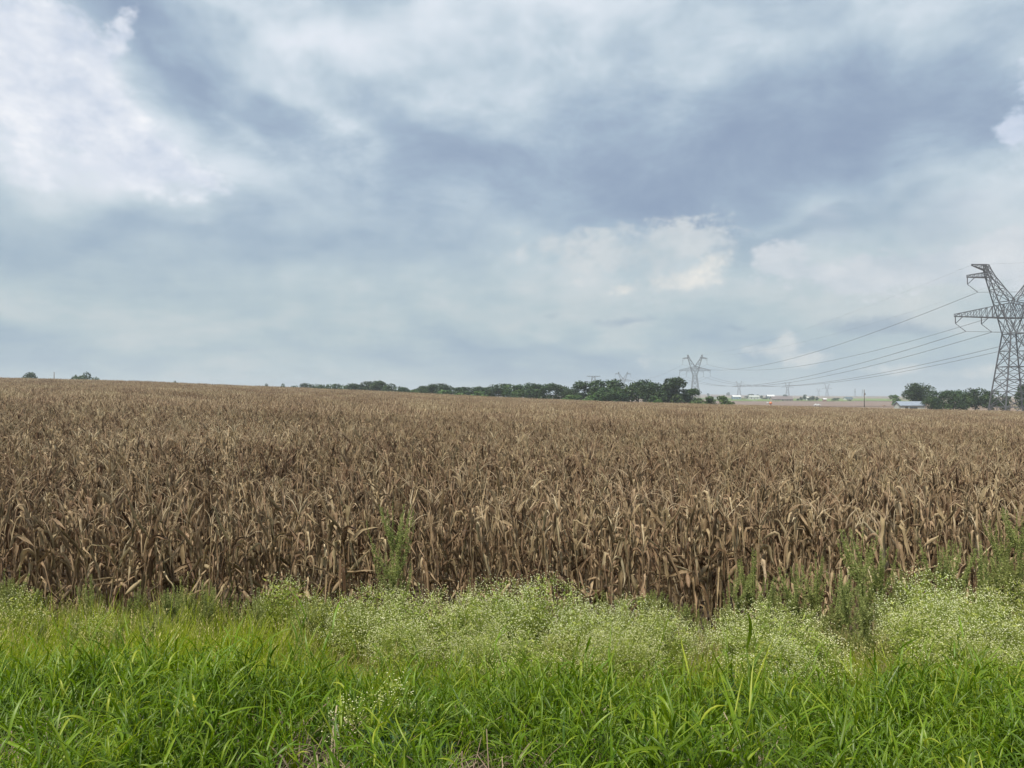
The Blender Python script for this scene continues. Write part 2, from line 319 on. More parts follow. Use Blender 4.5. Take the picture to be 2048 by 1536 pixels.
radii = np.concatenate([np.linspace(0.4, 14, 46), np.geomspace(14.6, 7500, 170)]); NA = 300
ang = np.linspace(0, 2*math.pi, NA, endpoint=False); rr, aa = np.meshgrid(radii, ang, indexing='ij')
X, Y = rr*np.sin(aa), rr*np.cos(aa); Z = ground(X, Y)
V = np.vstack([[0, 0, gz(0, 0)], np.stack([X, Y, Z], -1).reshape(-1, 3)])
FC = [(0, 1+k, 1+(k+1) % NA)[::-1] for k in range(NA)]
for i in range(len(radii)-1):
    a = 1+i*NA; b = a+NA
    FC += [(a+k, a+(k+1) % NA, b+(k+1) % NA, b+k) for k in range(NA)]
gm = bpy.data.meshes.new('ground'); gm.from_pydata(V.tolist(), [], [f[::-1] for f in FC]); gm.polygons.foreach_set('use_smooth', np.ones(len(FC), bool))
m, t = mat_nodes('soil_and_fields'); L = t.links.new
geo = nn(t, 'ShaderNodeNewGeometry'); mpn = nn(t, 'ShaderNodeMapping'); mpn.inputs['Scale'].default_value = (0.0016, 0.0042, 0.0); L(geo.outputs['Position'], mpn.inputs[0])
n1 = nn(t, 'ShaderNodeTexNoise'); n1.inputs['Scale'].default_value = 1.0; n1.inputs['Detail'].default_value = 4; L(mpn.outputs[0], n1.inputs['Vector'])
rp = nn(t, 'ShaderNodeValToRGB'); e = rp.color_ramp.elements; e.new(0.5); e.new(0.5)
for q, (p, c) in zip(e, [(0.30, (0.17, 0.125, 0.098)), (0.52, (0.205, 0.155, 0.118)), (0.60, (0.215, 0.185, 0.115)), (0.72, (0.14, 0.165, 0.065))]): q.position = p; q.color = c+(1,)
L(n1.outputs['Fac'], rp.inputs[0])
n2 = nn(t, 'ShaderNodeTexNoise'); n2.inputs['Scale'].default_value = 7.0; n2.inputs['Detail'].default_value = 8; L(geo.outputs['Position'], n2.inputs['Vector'])
r2 = nn(t, 'ShaderNodeValToRGB'); r2.color_ramp.elements[0].position = 0.3; r2.color_ramp.elements[0].color = (0.055, 0.040, 0.029, 1); r2.color_ramp.elements[1].position = 0.75; r2.color_ramp.elements[1].color = (0.15, 0.115, 0.082, 1); L(n2.outputs['Fac'], r2.inputs[0])
ln = nn(t, 'ShaderNodeVectorMath', operation='LENGTH'); L(geo.outputs['Position'], ln.inputs[0])
mr = nn(t, 'ShaderNodeMapRange'); mr.inputs[1].default_value = 180; mr.inputs[2].default_value = 300; L(ln.outputs['Value'], mr.inputs[0])
mx = nn(t, 'ShaderNodeMix', data_type='RGBA'); L(mr.outputs[0], mx.inputs[0]); L(r2.outputs[0], mx.inputs[6]); L(rp.outputs[0], mx.inputs[7])
bp = nn(t, 'ShaderNodeBump'); bp.inputs['Strength'].default_value = 0.6; bp.inputs['Distance'].default_value = 0.05; L(n2.outputs['Fac'], bp.inputs['Height'])
pb = nn(t, 'ShaderNodeBsdfPrincipled'); L(mx.outputs[2], pb.inputs['Base Color']); pb.inputs['Roughness'].default_value = 0.95; pb.inputs['Specular IOR Level'].default_value = 0.1; L(bp.outputs[0], pb.inputs['Normal'])
o = nn(t, 'ShaderNodeOutputMaterial'); L(pb.outputs[0], o.inputs[0]); gm.materials.append(m)
tag(link('ground', gm), 'brown soil sheet running under the verge and out to the far fields', kind='structure')

def drape(name, label, px0, px1, d0, d1, mat, off):
    mb = MB(); nx, ny = 24, 8
    for j in range(ny+1):
        for i in range(nx+1):
            d = d0*(d1/d0)**(j/ny); x = place(px0+(px1-px0)*i/nx, d); y = d*(1+0.04*math.sin(i*0.7+j)); mb.v.append((x, y, gz(x, y)+off)); mb.t.append(0.5)
    mb.f = [(j*(nx+1)+i, j*(nx+1)+i+1, (j+1)*(nx+1)+i+1, (j+1)*(nx+1)+i) for j in range(ny) for i in range(nx)]
    return tag(link(name, mb.mesh(name, mat)), label, kind='structure')
M_MEADOW = solid_mat('meadow_grass', (0.135, 0.185, 0.062), 0.9, 0, 0.15, 0.02, 0.1)
M_FIELD = solid_mat('ploughed_field', (0.185, 0.140, 0.118), 0.95, 0, 0.10, 0.03, 0.1)
drape('meadow', 'pale green meadow strip between the far houses and the utility pole', 1425, 1800, 900, 1550, M_MEADOW, 0.35)
drape('meadow', 'thin green meadow strip left of the pale barn, below the mid pylon', 1395, 1480, 1250, 1750, M_MEADOW, 0.7)
drape('field', 'bare brown field between the corn edge and the far houses', 1380, 1830, 430, 880, M_FIELD, 0.2)

# ------------------------------------------------------------------ scatter (kind = stuff)
def scatter(name, pts, rots, scl, idx, protos, label, cat):
    n = len(pts); me = bpy.data.meshes.new(name); me.vertices.add(n); me.vertices.foreach_set('co', np.asarray(pts, np.float32).ravel())
    for an, arr in (('rot', rots), ('scl', scl)):
        a = me.attributes.new(an, 'FLOAT_VECTOR', 'POINT'); a.data.foreach_set('vector', np.asarray(arr, np.float32).ravel())
    a = me.attributes.new('pick', 'INT', 'POINT'); a.data.foreach_set('value', np.asarray(idx, np.int32))
    ob = link(name, me); g = bpy.data.node_groups.new(name, 'GeometryNodeTree')
    g.interface.new_socket('Geometry', in_out='INPUT', socket_type='NodeSocketGeometry'); g.interface.new_socket('Geometry', in_out='OUTPUT', socket_type='NodeSocketGeometry')
    gi = g.nodes.new('NodeGroupInput'); go = g.nodes.new('NodeGroupOutput'); jn = g.nodes.new('GeometryNodeJoinGeometry'); L = g.links.new
    def na(nm, ty):
        q = g.nodes.new('GeometryNodeInputNamedAttribute'); q.data_type = ty; q.inputs[0].default_value = nm; return q.outputs[0]
    rot, sc, pk = na('rot', 'FLOAT_VECTOR'), na('scl', 'FLOAT_VECTOR'), na('pick', 'INT')
    er = g.nodes.new('FunctionNodeEulerToRotation'); L(rot, er.inputs[0])
    for k, (pn, pm) in enumerate(protos):
        po = bpy.data.objects.new(pn, pm)                 # template only: never linked to the scene
        oi = g.nodes.new('GeometryNodeObjectInfo'); oi.inputs['Object'].default_value = po; oi.inputs['As Instance'].default_value = True
        cp = g.nodes.new('FunctionNodeCompare'); cp.data_type = 'INT'; cp.operation = 'EQUAL'; L(pk, cp.inputs[2]); cp.inputs[3].default_value = k
        ip = g.nodes.new('GeometryNodeInstanceOnPoints'); L(gi.outputs[0], ip.inputs['Points']); L(cp.outputs[0], ip.inputs['Selection']); L(oi.outputs['Geometry'], ip.inputs['Instance'])
        L(er.outputs[0], ip.inputs['Rotation']); L(sc, ip.inputs['Scale']); L(ip.outputs[0], jn.inputs[0])
    L(jn.outputs[0], go.inputs[0]); md = ob.modifiers.new('scatter', 'NODES'); md.node_group = g
    return tag(ob, label, cat, kind='stuff')

# ------------------------------------------------------------------ corn
def corn_leaf(h, azim, top, fine=True, sc=1.0):
    """a dry, crumpled, drooping corn blade; top = 0 low .. 1 high on the stalk"""
    n = 10 if fine else 5; q = rng.random()
    L_ = U(0.45, 0.80)*sc*(1.0 if top < 0.8 else 0.8); brk = U(0.06, 0.36); up = R(U(45, 86)); dn = R(U(-92, -70)) if q < 0.76 else R(U(-60, 10)); sharp = U(0.02, 0.16)
    if top > 0.6 and q > 0.62: brk = U(0.45, 0.9)
    if q > 0.93: dn = up-R(U(5, 30))                     # a few stay stiffly upright
    w1, w2 = U(0, 6), U(5, 14); am = U(0.05, 0.22)
    pitch = lambda s: up+(dn-up)*float(sstep(brk-sharp, brk+sharp, s))+am*math.sin(w2*s+w1)
    path, side = blade_path((0, 0, h), azim, pitch, L_, n, 0.30)
    side = twist_sides(path, side, U(-3.2, 3.2)); s = np.linspace(0, 1, n+1)
    wmax = U(0.020, 0.050)*sc*(1.0 if fine else 1.1)
    width = wmax*np.minimum(1, 0.45+2.2*s)*np.clip(1-((s-0.35)/0.655)**2*(s > 0.35), 0.03, 1)*(1+0.22*np.sin(s*U(12, 22)+w1))
    base = float(np.clip(rng.normal(0.37, 0.17), 0.03, 0.72)); tint = []; tp = U(0.0, 0.30)
    for k in s:
        c = base+tp*k*k+U(-0.05, 0.05)-(0 if fine else 0.06); tint += [min(1, c+0.12), max(0, c-0.06), min(1, c+0.05)] if fine else [c+0.05, c]
    return MB().ribbon(path, width, side, U(0.2, 1.3), tint, flat=not fine)
def corn_stalk(H, lean, az0, fine=True):
    n = 6; z = np.linspace(0, 1, n+1); bend = lean*z**1.6
    path = np.stack([bend*math.cos(az0)*H, bend*math.sin(az0)*H, z*H], 1)
    return MB().tube(path, np.linspace(0.014, 0.006, n+1), 5 if fine else 3, 0.48), path
def corn_tassel(p, fine=True):
    mb = MB()
    for k in range(int(U(3, 7)) if fine else 3):
        a = U(0, 6.28); u0 = R(U(45, 88)); u1 = R(U(-50, 50)); Lt = U(0.18, 0.46)
        path, side = blade_path(p, a, lambda s: u0+(u1-u0)*s*s, Lt, 5 if fine else 3)
        if fine: mb.tube(path, np.linspace(0.0050, 0.0025, len(path)), 3, U(0.55, 0.85))
        else: mb.ribbon(path, np.full(len(path), 0.010), side, 0, U(0.5, 0.85), flat=True)
    return mb
def corn_ear(h, a):
    mb = MB(); s = np.linspace(0, 1, 6); pit = R(U(-70, -20)); d = np.array((math.cos(a)*math.cos(pit), math.sin(a)*math.cos(pit), math.sin(pit)))
    path = np.array((0.02*math.cos(a), 0.02*math.sin(a), h))+np.outer(s*0.24, d)
    mb.tube(path, 0.03*np.sin(np.clip(0.35+s*2.6, 0, 3.0))+0.004, 7, U(0.35, 0.58)); return mb
NV = 12
corn_parts = []                                 # per variant: list of (part name, MB)
for v in range(NV):
    H = U(1.42, 1.74); a0 = U(0, 6.28); st, path = corn_stalk(H, abs(rng.normal(0, 0.07)), U(0, 6.28)); parts = [('stalk', st)]
    nl = int(U(16, 20.9))
    for k in range(nl):
        f = (k+0.6)/nl; h = H*(0.12+0.86*f); q = corn_leaf(0, a0+k*math.pi+U(-1.2, 1.2), f)
        base = np.array([np.interp(h, path[:, 2], path[:, c]) for c in range(3)]); mb = MB().merge(q, off=base); parts.append(('leaf', mb))
    if rng.random() < 0.75: parts.append(('tassel', corn_tassel(path[-1])))
    if rng.random() < 0.7:
        parts.append(('ear', MB().merge(corn_ear(H*U(0.42, 0.6), U(0, 6.28)))))
    corn_parts.append(parts)
corn_meshes = [[(n, mb.mesh('corn_'+n, M_CORN)) for n, mb in parts] for parts in corn_parts]
def joined(parts):
    mb = MB()
    for n, q in parts: mb.merge(q)
    return mb
corn_whole = [('corn_template', joined(p).mesh('corn_template', M_CORN)) for p in corn_parts]
# the three hundred front-row plants, each its own thing
ROW = 0.76; plants = []
for r in range(4):
    y = 10.55+ROW*r; half = 0.662*y+0.35; n = 75
    for k in range(n):
        x = -half+2*half*(k+0.5)/n+U(-0.06, 0.06); plants.append((x, y+U(-0.09, 0.09)-(0.22*math.sin(x*1.3+math.sin(x*3.1)) if r == 0 else 0), r))
for k, (x, y, r) in enumerate(plants):
    e = empty('corn_plant', (x, y, gz(x, y)-0.02), U(0, 6.28)); s = U(0.86, 1.10); e.scale = (s, s, s*U(0.93, 1.07))
    e.rotation_euler = (rng.normal(0, 0.09), rng.normal(0, 0.09), e.rotation_euler[2])
    tag(e, ('dried brown corn plant with drooping leaves in the foremost row, beside the weeds', 'dried brown corn plant in the second row from the weedy verge',
            'dried brown corn plant in the third row from the weedy verge', 'dried brown corn plant in the fourth row from the weedy verge')[r], 'corn plant',
        ('corn plants of the foremost row', 'corn plants of the second row', 'corn plants of the third row', 'corn plants of the fourth row')[r])
    for n, me in corn_meshes[int(rng.integers(NV))]: link(n, me, e)
# patches of lighter plants for the distance
def far_patch():
    mb = MB()
    for r in range(4):
        for k in range(15):
            x = (k+0.5)/15*3.04-1.52+U(-0.07, 0.07); y = r*ROW-1.14+U(-0.10, 0.10); H = U(1.35, 1.75); a0 = U(0, 6.28); off = (x, y, 0)
            mb.merge(corn_stalk(H, abs(rng.normal(0, 0.08)), a0, False)[0], off=off)
            for j in range(10):
                f = (j+2.4)/12; mb.merge(corn_leaf(H*(0.14+0.86*f), a0+j*math.pi+U(-0.9, 0.9), f, False), off=off)
            if rng.random() < 0.7: mb.merge(corn_tassel((0, 0, H), False), off=off)
    return mb
corn_whole += [('corn_patch_template', far_patch().mesh('corn_patch_template', M_CORN)) for _ in range(5)]
def field_edge(x): return np.interp(x, [-170, -40, 30, 70, 110, 170], [246, 244, 243, 236, 222, 219])
P, Rt, S, I = [], [], [], []
y = 10.55+ROW*4
while y < 46:
    half = 0.72*y+2.5; n = int(2*half/0.205); xs = -half+2*half*(np.arange(n)+0.5)/n+rng.uniform(-0.07, 0.07, n); ys = y+rng.normal(0, 0.06, n)
    P.append(np.stack([xs, ys, ground(xs, ys)-0.02], 1)); Rt.append(np.stack([rng.normal(0, 0.10, n), rng.normal(0, 0.10, n), rng.uniform(0, 6.28, n)], 1))
    q = rng.uniform(0.86, 1.1, n); S.append(np.stack([q, q, q*rng.uniform(0.93, 1.08, n)], 1)); I.append(rng.integers(0, NV, n)); y += ROW
for r in range(4):                                     # the front rows go on outside the picture
    yy = 10.55+ROW*r; half = 0.662*yy+0.35
    for sgn in (-1, 1):
        n = 22; xs = sgn*(half+0.1+np.arange(n)*0.21); ys = yy+rng.normal(0, 0.06, n)
        P.append(np.stack([xs, ys, ground(xs, ys)-0.02], 1)); Rt.append(np.stack([rng.normal(0, 0.07, n), rng.normal(0, 0.07, n), rng.uniform(0, 6.28, n)], 1)); S.append(np.ones((n, 3))*rng.uniform(0.88, 1.08, (n, 1))); I.append(rng.integers(0, NV, n))
yc = y+1.14
while yc < 247:
    half = 0.70*yc+6; n = int(2*half/3.0)+1; xs = -half+3.0*np.arange(n)+U(-1, 1); xs = xs[field_edge(xs) > yc]; n = len(xs); ys = np.full(n, yc)+rng.uniform(-0.15, 0.15, n)
    P.append(np.stack([xs, ys, ground(xs, ys)-0.03], 1)); flip = rng.integers(0, 2, n)*math.pi; sl = -np.arctan((ground(xs+1, ys)-ground(xs-1, ys))/2)
    Rt.append(np.stack([np.zeros(n), sl*np.cos(flip), flip+rng.normal(0, 0.02, n)], 1)); q = rng.uniform(0.98, 1.04, n); S.append(np.stack([q, q, rng.uniform(0.93, 1.08, n)], 1)); I.append(rng.integers(NV, NV+5, n)); yc += 3.0
scatter('corn_field', np.vstack(P), np.vstack(Rt), np.vstack(S), np.concatenate(I), corn_whole, 'vast field of dried brown corn behind the front rows, rising to the left skyline', 'corn')

# ------------------------------------------------------------------ roadside grass
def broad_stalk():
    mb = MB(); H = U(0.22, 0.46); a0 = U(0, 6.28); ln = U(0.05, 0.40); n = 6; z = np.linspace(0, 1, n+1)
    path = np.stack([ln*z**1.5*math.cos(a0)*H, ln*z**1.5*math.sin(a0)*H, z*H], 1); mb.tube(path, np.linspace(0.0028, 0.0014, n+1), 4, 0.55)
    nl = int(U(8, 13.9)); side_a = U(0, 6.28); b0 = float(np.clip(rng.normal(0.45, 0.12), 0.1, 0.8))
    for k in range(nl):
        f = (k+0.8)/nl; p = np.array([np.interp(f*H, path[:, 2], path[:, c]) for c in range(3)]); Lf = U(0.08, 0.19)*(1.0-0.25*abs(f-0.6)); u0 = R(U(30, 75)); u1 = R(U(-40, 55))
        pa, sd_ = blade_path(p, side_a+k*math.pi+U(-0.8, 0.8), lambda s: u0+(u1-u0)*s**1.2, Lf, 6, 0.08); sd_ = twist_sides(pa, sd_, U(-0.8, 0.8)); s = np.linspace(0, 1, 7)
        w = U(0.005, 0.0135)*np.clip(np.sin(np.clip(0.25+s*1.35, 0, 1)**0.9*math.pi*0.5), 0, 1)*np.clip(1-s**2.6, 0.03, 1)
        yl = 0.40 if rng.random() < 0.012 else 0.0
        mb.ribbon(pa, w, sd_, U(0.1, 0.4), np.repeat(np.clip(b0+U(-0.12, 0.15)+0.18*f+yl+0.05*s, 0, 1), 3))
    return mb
def fine_tuft(nb=10, h0=0.22, h1=0.58, w0=0.004, w1=0.009, tm=0.45):
    mb = MB(); b0 = float(np.clip(rng.normal(tm, 0.12), 0.05, 0.95))
    for k in range(nb):
        a = U(0, 6.28); Lf = U(h0, h1); u0 = R(U(70, 90)); u1 = R(U(5, 80)); p = (U(-0.03, 0.03), U(-0.03, 0.03), 0); pa, sd_ = blade_path(p, a, lambda s: u0+(u1-u0)*s*s, Lf, 5, 0.05); sd_ = twist_sides(pa, sd_, U(-1.2, 1.2)); s = np.linspace(0, 1, 6)
        mb.ribbon(pa, U(w0, w1)*np.clip(1.05-s**1.7, 0.05, 1), sd_, 0, np.repeat(np.clip(b0+U(-0.15, 0.15)+0.22*s, 0, 1), 2), flat=True)
    return mb
def straw(nst=4):
    mb = MB()
    for k in range(nst):
        a = U(0, 6.28); Lf = U(0.45, 0.85); u0 = R(U(74, 90)); u1 = R(U(35, 80)); pa, _ = blade_path((U(-0.04, 0.04), U(-0.04, 0.04), 0), a, lambda s: u0+(u1-u0)*s*s, Lf, 6, 0.04); b = U(0.2, 0.8); mb.tube(pa, np.linspace(0.0022, 0.0011, 7), 3, b, False)
        for j in range(9):                            # seed spikelets
            f = 0.72+0.28*j/9; q = np.array([np.interp(f*6, np.arange(7), pa[:, c]) for c in range(3)]); aa_ = U(0, 6.28); d = np.array((math.cos(aa_)*0.6, math.sin(aa_)*0.6, 0.8))*U(0.012, 0.03); sdv = np.array((-math.sin(aa_), math.cos(aa_), 0))*0.003
            mb.add([q-sdv, q+sdv, q+d+sdv, q+d-sdv], [(0, 1, 2, 3)], min(1, b+0.15))
    return mb
def thatch():
    mb = MB()
    for k in range(16):
        a = U(0, 6.28); Lf = U(0.10, 0.34); u0 = R(U(0, 60)); u1 = R(U(-30, 25)); pa, sd_ = blade_path((U(-0.14, 0.14), U(-0.14, 0.14), 0.01), a, lambda s: u0+(u1-u0)*s, Lf, 4, 0.2)
        mb.ribbon(pa, np.full(5, U(0.002, 0.006)), sd_, 0, float(np.clip(rng.normal(0.5, 0.22), 0, 1)), flat=True)
    return mb
# flowering weed clumps (pixel column, distance, height, variant, label); the grass gives way to them
fw = [(28, 8.7, 0.95, 3, 'sparse white-flowered weed at the left picture edge below the corn'), (190, 8.2, 0.69, 3, 'small sparse white-flowered weed in the yellow grass near the left edge'),
      (575, 9.6, 1.10, 3, 'thin tall white-flowered weed against the corn, left of the tall green weed'), (640, 9.2, 0.81, 3, 'low thin white-flowered weed just left of the main white-flowered drift'),
      (735, 8.7, 0.92, 0, 'white-flowered weed clump at the left end of the central drift, below the tall green weed'), (830, 8.3, 0.94, 2, 'dense white-flowered weed clump, second from the left in the central drift'),
      (925, 8.0, 0.83, 1, 'white-flowered weed clump, third from the left in the central drift'), (1010, 8.8, 1.03, 2, 'tall white-flowered weed clump, fourth from the left in the central drift'),
      (1095, 8.6, 1.05, 0, 'tallest white-flowered weed clump of the central drift, touching the corn'), (1175, 7.5, 0.74, 1, 'low white-flowered weed clump, sixth from the left in the central drift'),
      (1265, 7.6, 0.83, 2, 'dense white-flowered weed clump near the right end of the central drift'), (1330, 7.3, 0.67, 1, 'white-flowered weed clump at the right end of the central drift'),
      (1055, 6.6, 0.56, 4, 'scattered white-flowered weed among the grass in front of the central drift'), (1490, 7.4, 0.74, 1, 'white-flowered weed clump, leftmost of the right-hand pair in the grass'),
      (1555, 7.0, 0.83, 2, 'wide white-flowered weed clump in the middle of the right-hand grass'), (1625, 6.7, 0.58, 4, 'low white-flowered weed spilling over the grass right of the wide clump'),
      (1525, 6.2, 0.52, 4, 'low dark-based white-flowered weed in front of the wide right-hand clump'), (1790, 8.2, 0.74, 3, 'sparse white-flowered weed left of the big right-hand drift'),
      (1860, 8.6, 1.10, 0, 'tall white-flowered weed clump at the top of the big right-hand drift'), (1900, 7.6, 0.94, 2, 'dense white-flowered weed clump in the middle of the big right-hand drift'),
      (1975, 7.4, 0.85, 1, 'white-flowered weed clump at the right of the big right-hand drift'), (2030, 8.6, 0.99, 0, 'white-flowered weed clump cut by the right picture edge'),
      (1905, 6.6, 0.62, 4, 'low white-flowered weed hanging into the grass below the right-hand drift'), (800, 7.2, 0.62, 1, 'white-flowered weed clump low in the left half of the central drift, above the grass'), (960, 7.0, 0.60, 2, 'white-flowered weed clump low in the middle of the central drift, above the grass'),
      (1120, 6.8, 0.56, 1, 'white-flowered weed clump low in the right half of the central drift, above the grass'), (1240, 6.7, 0.58, 2, 'white-flowered weed clump lowest at the right of the central drift, against the grass'),
      (1945, 6.5, 0.62, 2, 'white-flowered weed clump lowest in the big right-hand drift, against the grass'), (1835, 7.2, 0.72, 1, 'white-flowered weed clump on the left flank of the big right-hand drift'),
      (1570, 6.3, 0.50, 1, 'white-flowered weed clump lowest in the right-hand pair, against the grass'), (768, 3.95, 0.45, 4, 'small white-budded weed in the foreground grass left of centre')]
def clump_field(x, y):
    m = np.zeros_like(x)
    for (px, d, h, v, _) in fw:
        if d > 5: m = np.maximum(m, np.exp(-((x-place(px, d))/0.62)**2-((y-(d-0.75))/0.95)**2)*(1.0 if v != 3 else 0.4))
    return m
def samp(n, y0, y1, dens, half=lambda y: 0.70*y+0.8):
    out = []
    while len(out) < n:
        y = rng.uniform(y0, y1, n*2); x = rng.uniform(-1, 1, n*2)*half(y1); keep = (np.abs(x) < half(y)) & (rng.random(n*2) < dens(x, y))
        out += list(zip(x[keep], y[keep]))
    a = np.array(out[:n]); return a[:, 0], a[:, 1]
def patchy(x, y, s=1.0, ph=0.0): return 0.5+0.5*np.sin(x*1.7*s+ph+1.3*np.sin(y*1.1*s+ph))*np.sin(y*1.9*s-ph+1.1*np.sin(x*0.9*s))
def put(name, n, y0, y1, dens, protos, label, cat, s0, s1, tilt=0.14, lift=-0.01, low=0.0):
    x, y = samp(n, y0, y1, dens); q = rng.uniform(s0, s1, n)*(0.70+0.52*patchy(x, y, 1.9, 1.0))*(1-low*sstep(5.0, 6.6, y)*(1-0.85*sstep(-0.6, -2.6, x)))*(1+(0.55*sstep(6.6, 8.2, y)*sstep(-0.9, -2.8, x) if low > 0.3 else 0))*(1-0.62*clump_field(x, y))
    return scatter(name, np.stack([x, y, ground(x, y)+lift], 1), np.stack([rng.normal(0, tilt, n), rng.normal(0, tilt, n), rng.uniform(0, 6.28, n)], 1), np.stack([q, q, q*rng.uniform(0.9, 1.1, n)], 1), rng.integers(0, len(protos), n), protos, label, cat)
def bare(x, y):                       # thin spots along the lower edge where dead thatch and soil show
    g = lambda cx, cy, rx, ry: np.exp(-(((x-cx)/rx)**2+((y-cy)/ry)**2)**2)
    b = g(-0.92, 3.55, 0.34, 0.80)+g(-2.50, 3.45, 0.40, 0.58)+0.7*g(1.08, 3.45, 0.34, 0.64)+0.7*g(-0.12, 3.4, 0.30, 0.58)
    return np.clip(b, 0, 1)
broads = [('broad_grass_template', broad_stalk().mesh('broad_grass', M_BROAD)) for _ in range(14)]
fines = [('fine_grass_template', fine_tuft().mesh('fine_grass', M_FINE)) for _ in range(9)]
straws = [('straw_template', straw().mesh('straw', M_STRAW)) for _ in range(7)]
thatches = [('thatch_template', thatch().mesh('thatch', M_THATCH)) for _ in range(5)]
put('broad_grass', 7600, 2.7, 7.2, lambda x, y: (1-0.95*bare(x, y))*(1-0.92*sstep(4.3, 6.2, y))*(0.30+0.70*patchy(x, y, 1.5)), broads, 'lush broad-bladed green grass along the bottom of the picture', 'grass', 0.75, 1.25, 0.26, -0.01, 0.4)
put('fine_grass', 11000, 3.4, 10.4, lambda x, y: (0.05+0.95*sstep(4.2, 5.5, y))*(1-0.45*sstep(7.0, 9.4, y))*(1-0.8*bare(x, y))*(0.45+0.55*patchy(x, y, 1.1, 2.0)), fines, 'bright yellow-green fine grass between the broad grass and the weeds', 'grass', 0.6, 1.05, 0.14, -0.01, 0.36)
put('dry_grass', 1000, 5.6, 10.4, lambda x, y: sstep(5.6, 7.6, y)*(0.30+0.7*patchy(x, y, 0.9, 4.0))*(0.45+0.55*sstep(1.0, -3.0, x)), straws, 'straw-coloured seeding grass stems standing in front of the corn', 'grass', 0.65, 1.05, 0.16, -0.01, 0.15)
put('dead_thatch', 1500, 2.6, 9.9, lambda x, y: 0.12+0.88*bare(x, y)+0.25*sstep(8.5, 9.8, y), thatches, 'tangled brown dead grass on the soil at the lower edge', 'grass', 0.7, 1.25, 0.1, 0.0)
# grass also continues behind and to the sides of the camera, on the road shoulder
# ------------------------------------------------------------------ weeds
def quads(mb, c, u, v, tint):
    n = len(c); vs = np.stack([c-u-v, c+u-v, c+u+v, c-u+v], 1).reshape(-1, 3); mb.add(vs, [(4*i, 4*i+1, 4*i+2, 4*i+3) for i in range(n)], np.repeat(tint, 4))
def diamonds(mb, p, d, w, tint):
    """small pointed leaves: base, two sides, tip"""
    n = len(p); vs = np.stack([p, p+d*0.45+w, p+d, p+d*0.45-w], 1).reshape(-1, 3); mb.add(vs, [(4*i, 4*i+1, 4*i+2, 4*i+3) for i in range(n)], np.repeat(tint, 4))
def rdir(n, up=0.0):
    v = rng.normal(size=(n, 3)); v[:, 2] += up; return v/np.linalg.norm(v, axis=1)[:, None]
def flower_weed(spread=0.42, h=0.95, ncl=75, per=17):
    st, lf, fl_ = MB(), MB(), MB(); cl = []
    for k in range(ncl):
        a = U(0, 6.28); r = math.sqrt(U(0, 1))*spread; z = h*(0.28+0.72*math.sqrt(max(0, 1-(r/spread)**2))*U(0.45, 1.0)); cl.append((r*math.cos(a), r*math.sin(a), z))
    cl = np.array(cl)
    hubs = cl[:9]*np.array((0.45, 0.45, 0.55)); 
    for hb in hubs:
        s = np.linspace(0, 1, 5)[:, None]; st.tube(np.array((0, 0, 0))*(1-s)+hb*s+np.array((0, 0, 0.06))*np.sin(s*3.14), np.linspace(0.005, 0.003, 5), 4, 0.45, False)
    for c in cl:
        hb = hubs[np.argmin(np.linalg.norm(hubs-c*np.array((0.6, 0.6, 0.6)), axis=1))]; s = np.linspace(0, 1, 4)[:, None]; st.tube(hb*(1-s)+c*s+np.array((0, 0, 0.04))*np.sin(s*3.14), np.linspace(0.0024, 0.0012, 4), 3, 0.6, False)
    cc = np.repeat(cl, per, 0); f = cc+rng.normal(size=cc.shape)*np.array((0.055, 0.055, 0.040)); n = len(f)
    for i in range(0, n, 4):                            # hair-thin pedicels
        st.beam(cc[i]-np.array((0, 0, 0.05)), f[i], 0.0012, 0.7)
    r = rng.uniform(0.0028, 0.0056, n)[:, None]; oc = np.array([(1, 0, 0), (-1, 0, 0), (0, 1, 0), (0, -1, 0), (0, 0, 0.7), (0, 0, -0.7)])
    vs = (f[:, None, :]+oc[None]*r[:, None]).reshape(-1, 3); fc = [(0, 2, 4), (2, 1, 4), (1, 3, 4), (3, 0, 4), (2, 0, 5), (1, 2, 5), (3, 1, 5), (0, 3, 5)]
    fl_.add(vs, [tuple(6*i+j for j in q) for i in range(n) for q in fc], np.repeat(rng.uniform(0.15, 1.0, n), 6))
    m_ = 2600; src = cl[rng.integers(0, len(cl), m_)]; tpos = rng.uniform(0.35, 1.0, m_)[:, None]; p = src*tpos*np.array((0.9, 0.9, 1))+rng.normal(size=(m_, 3))*0.03; d = rdir(m_, 0.5)*rng.uniform(0.02, 0.065, m_)[:, None]; w = np.cross(d, rdir(m_))*0.15
    diamonds(lf, p, d, w, rng.uniform(0.2, 1.0, m_)); return st, lf, fl_
FW = []
for (sp_, h_, nc_) in ((0.46, 0.95, 120), (0.40, 0.85, 100), (0.52, 0.92, 140), (0.32, 0.80, 45), (0.28, 0.62, 45)):
    st, lf, fl_ = flower_weed(sp_, h_, nc_); FW.append([('stem', st.mesh('weed_stem', M_WEED)), ('foliage', lf.mesh('weed_foliage', M_WEED)), ('flower_heads', fl_.mesh('weed_flowers', M_FLOWER, False))])
def weed(name, variants, v, px, d, h, label, cat, group, href, wide=1.0):
    x = place(px, d); e = empty(name, (x, d, gz(x, d)-0.01), U(0, 6.28)); s = h/href; e.scale = (s*wide, s*wide, s); tag(e, label, cat, group)
    for n, me in variants[v]:
        o_ = link(n, me, e)
        if n in ('flower_heads', 'foliage'): o_['kind'] = 'stuff'
    return e
HR = (0.95, 0.85, 0.92, 0.80, 0.62)
for (px, d, h, v, lb) in fw: weed('flowering_weed', FW, v, px, d, h, lb, 'weed', 'white-flowered roadside weeds', HR[v], 1.2 if v != 3 else 1.0)

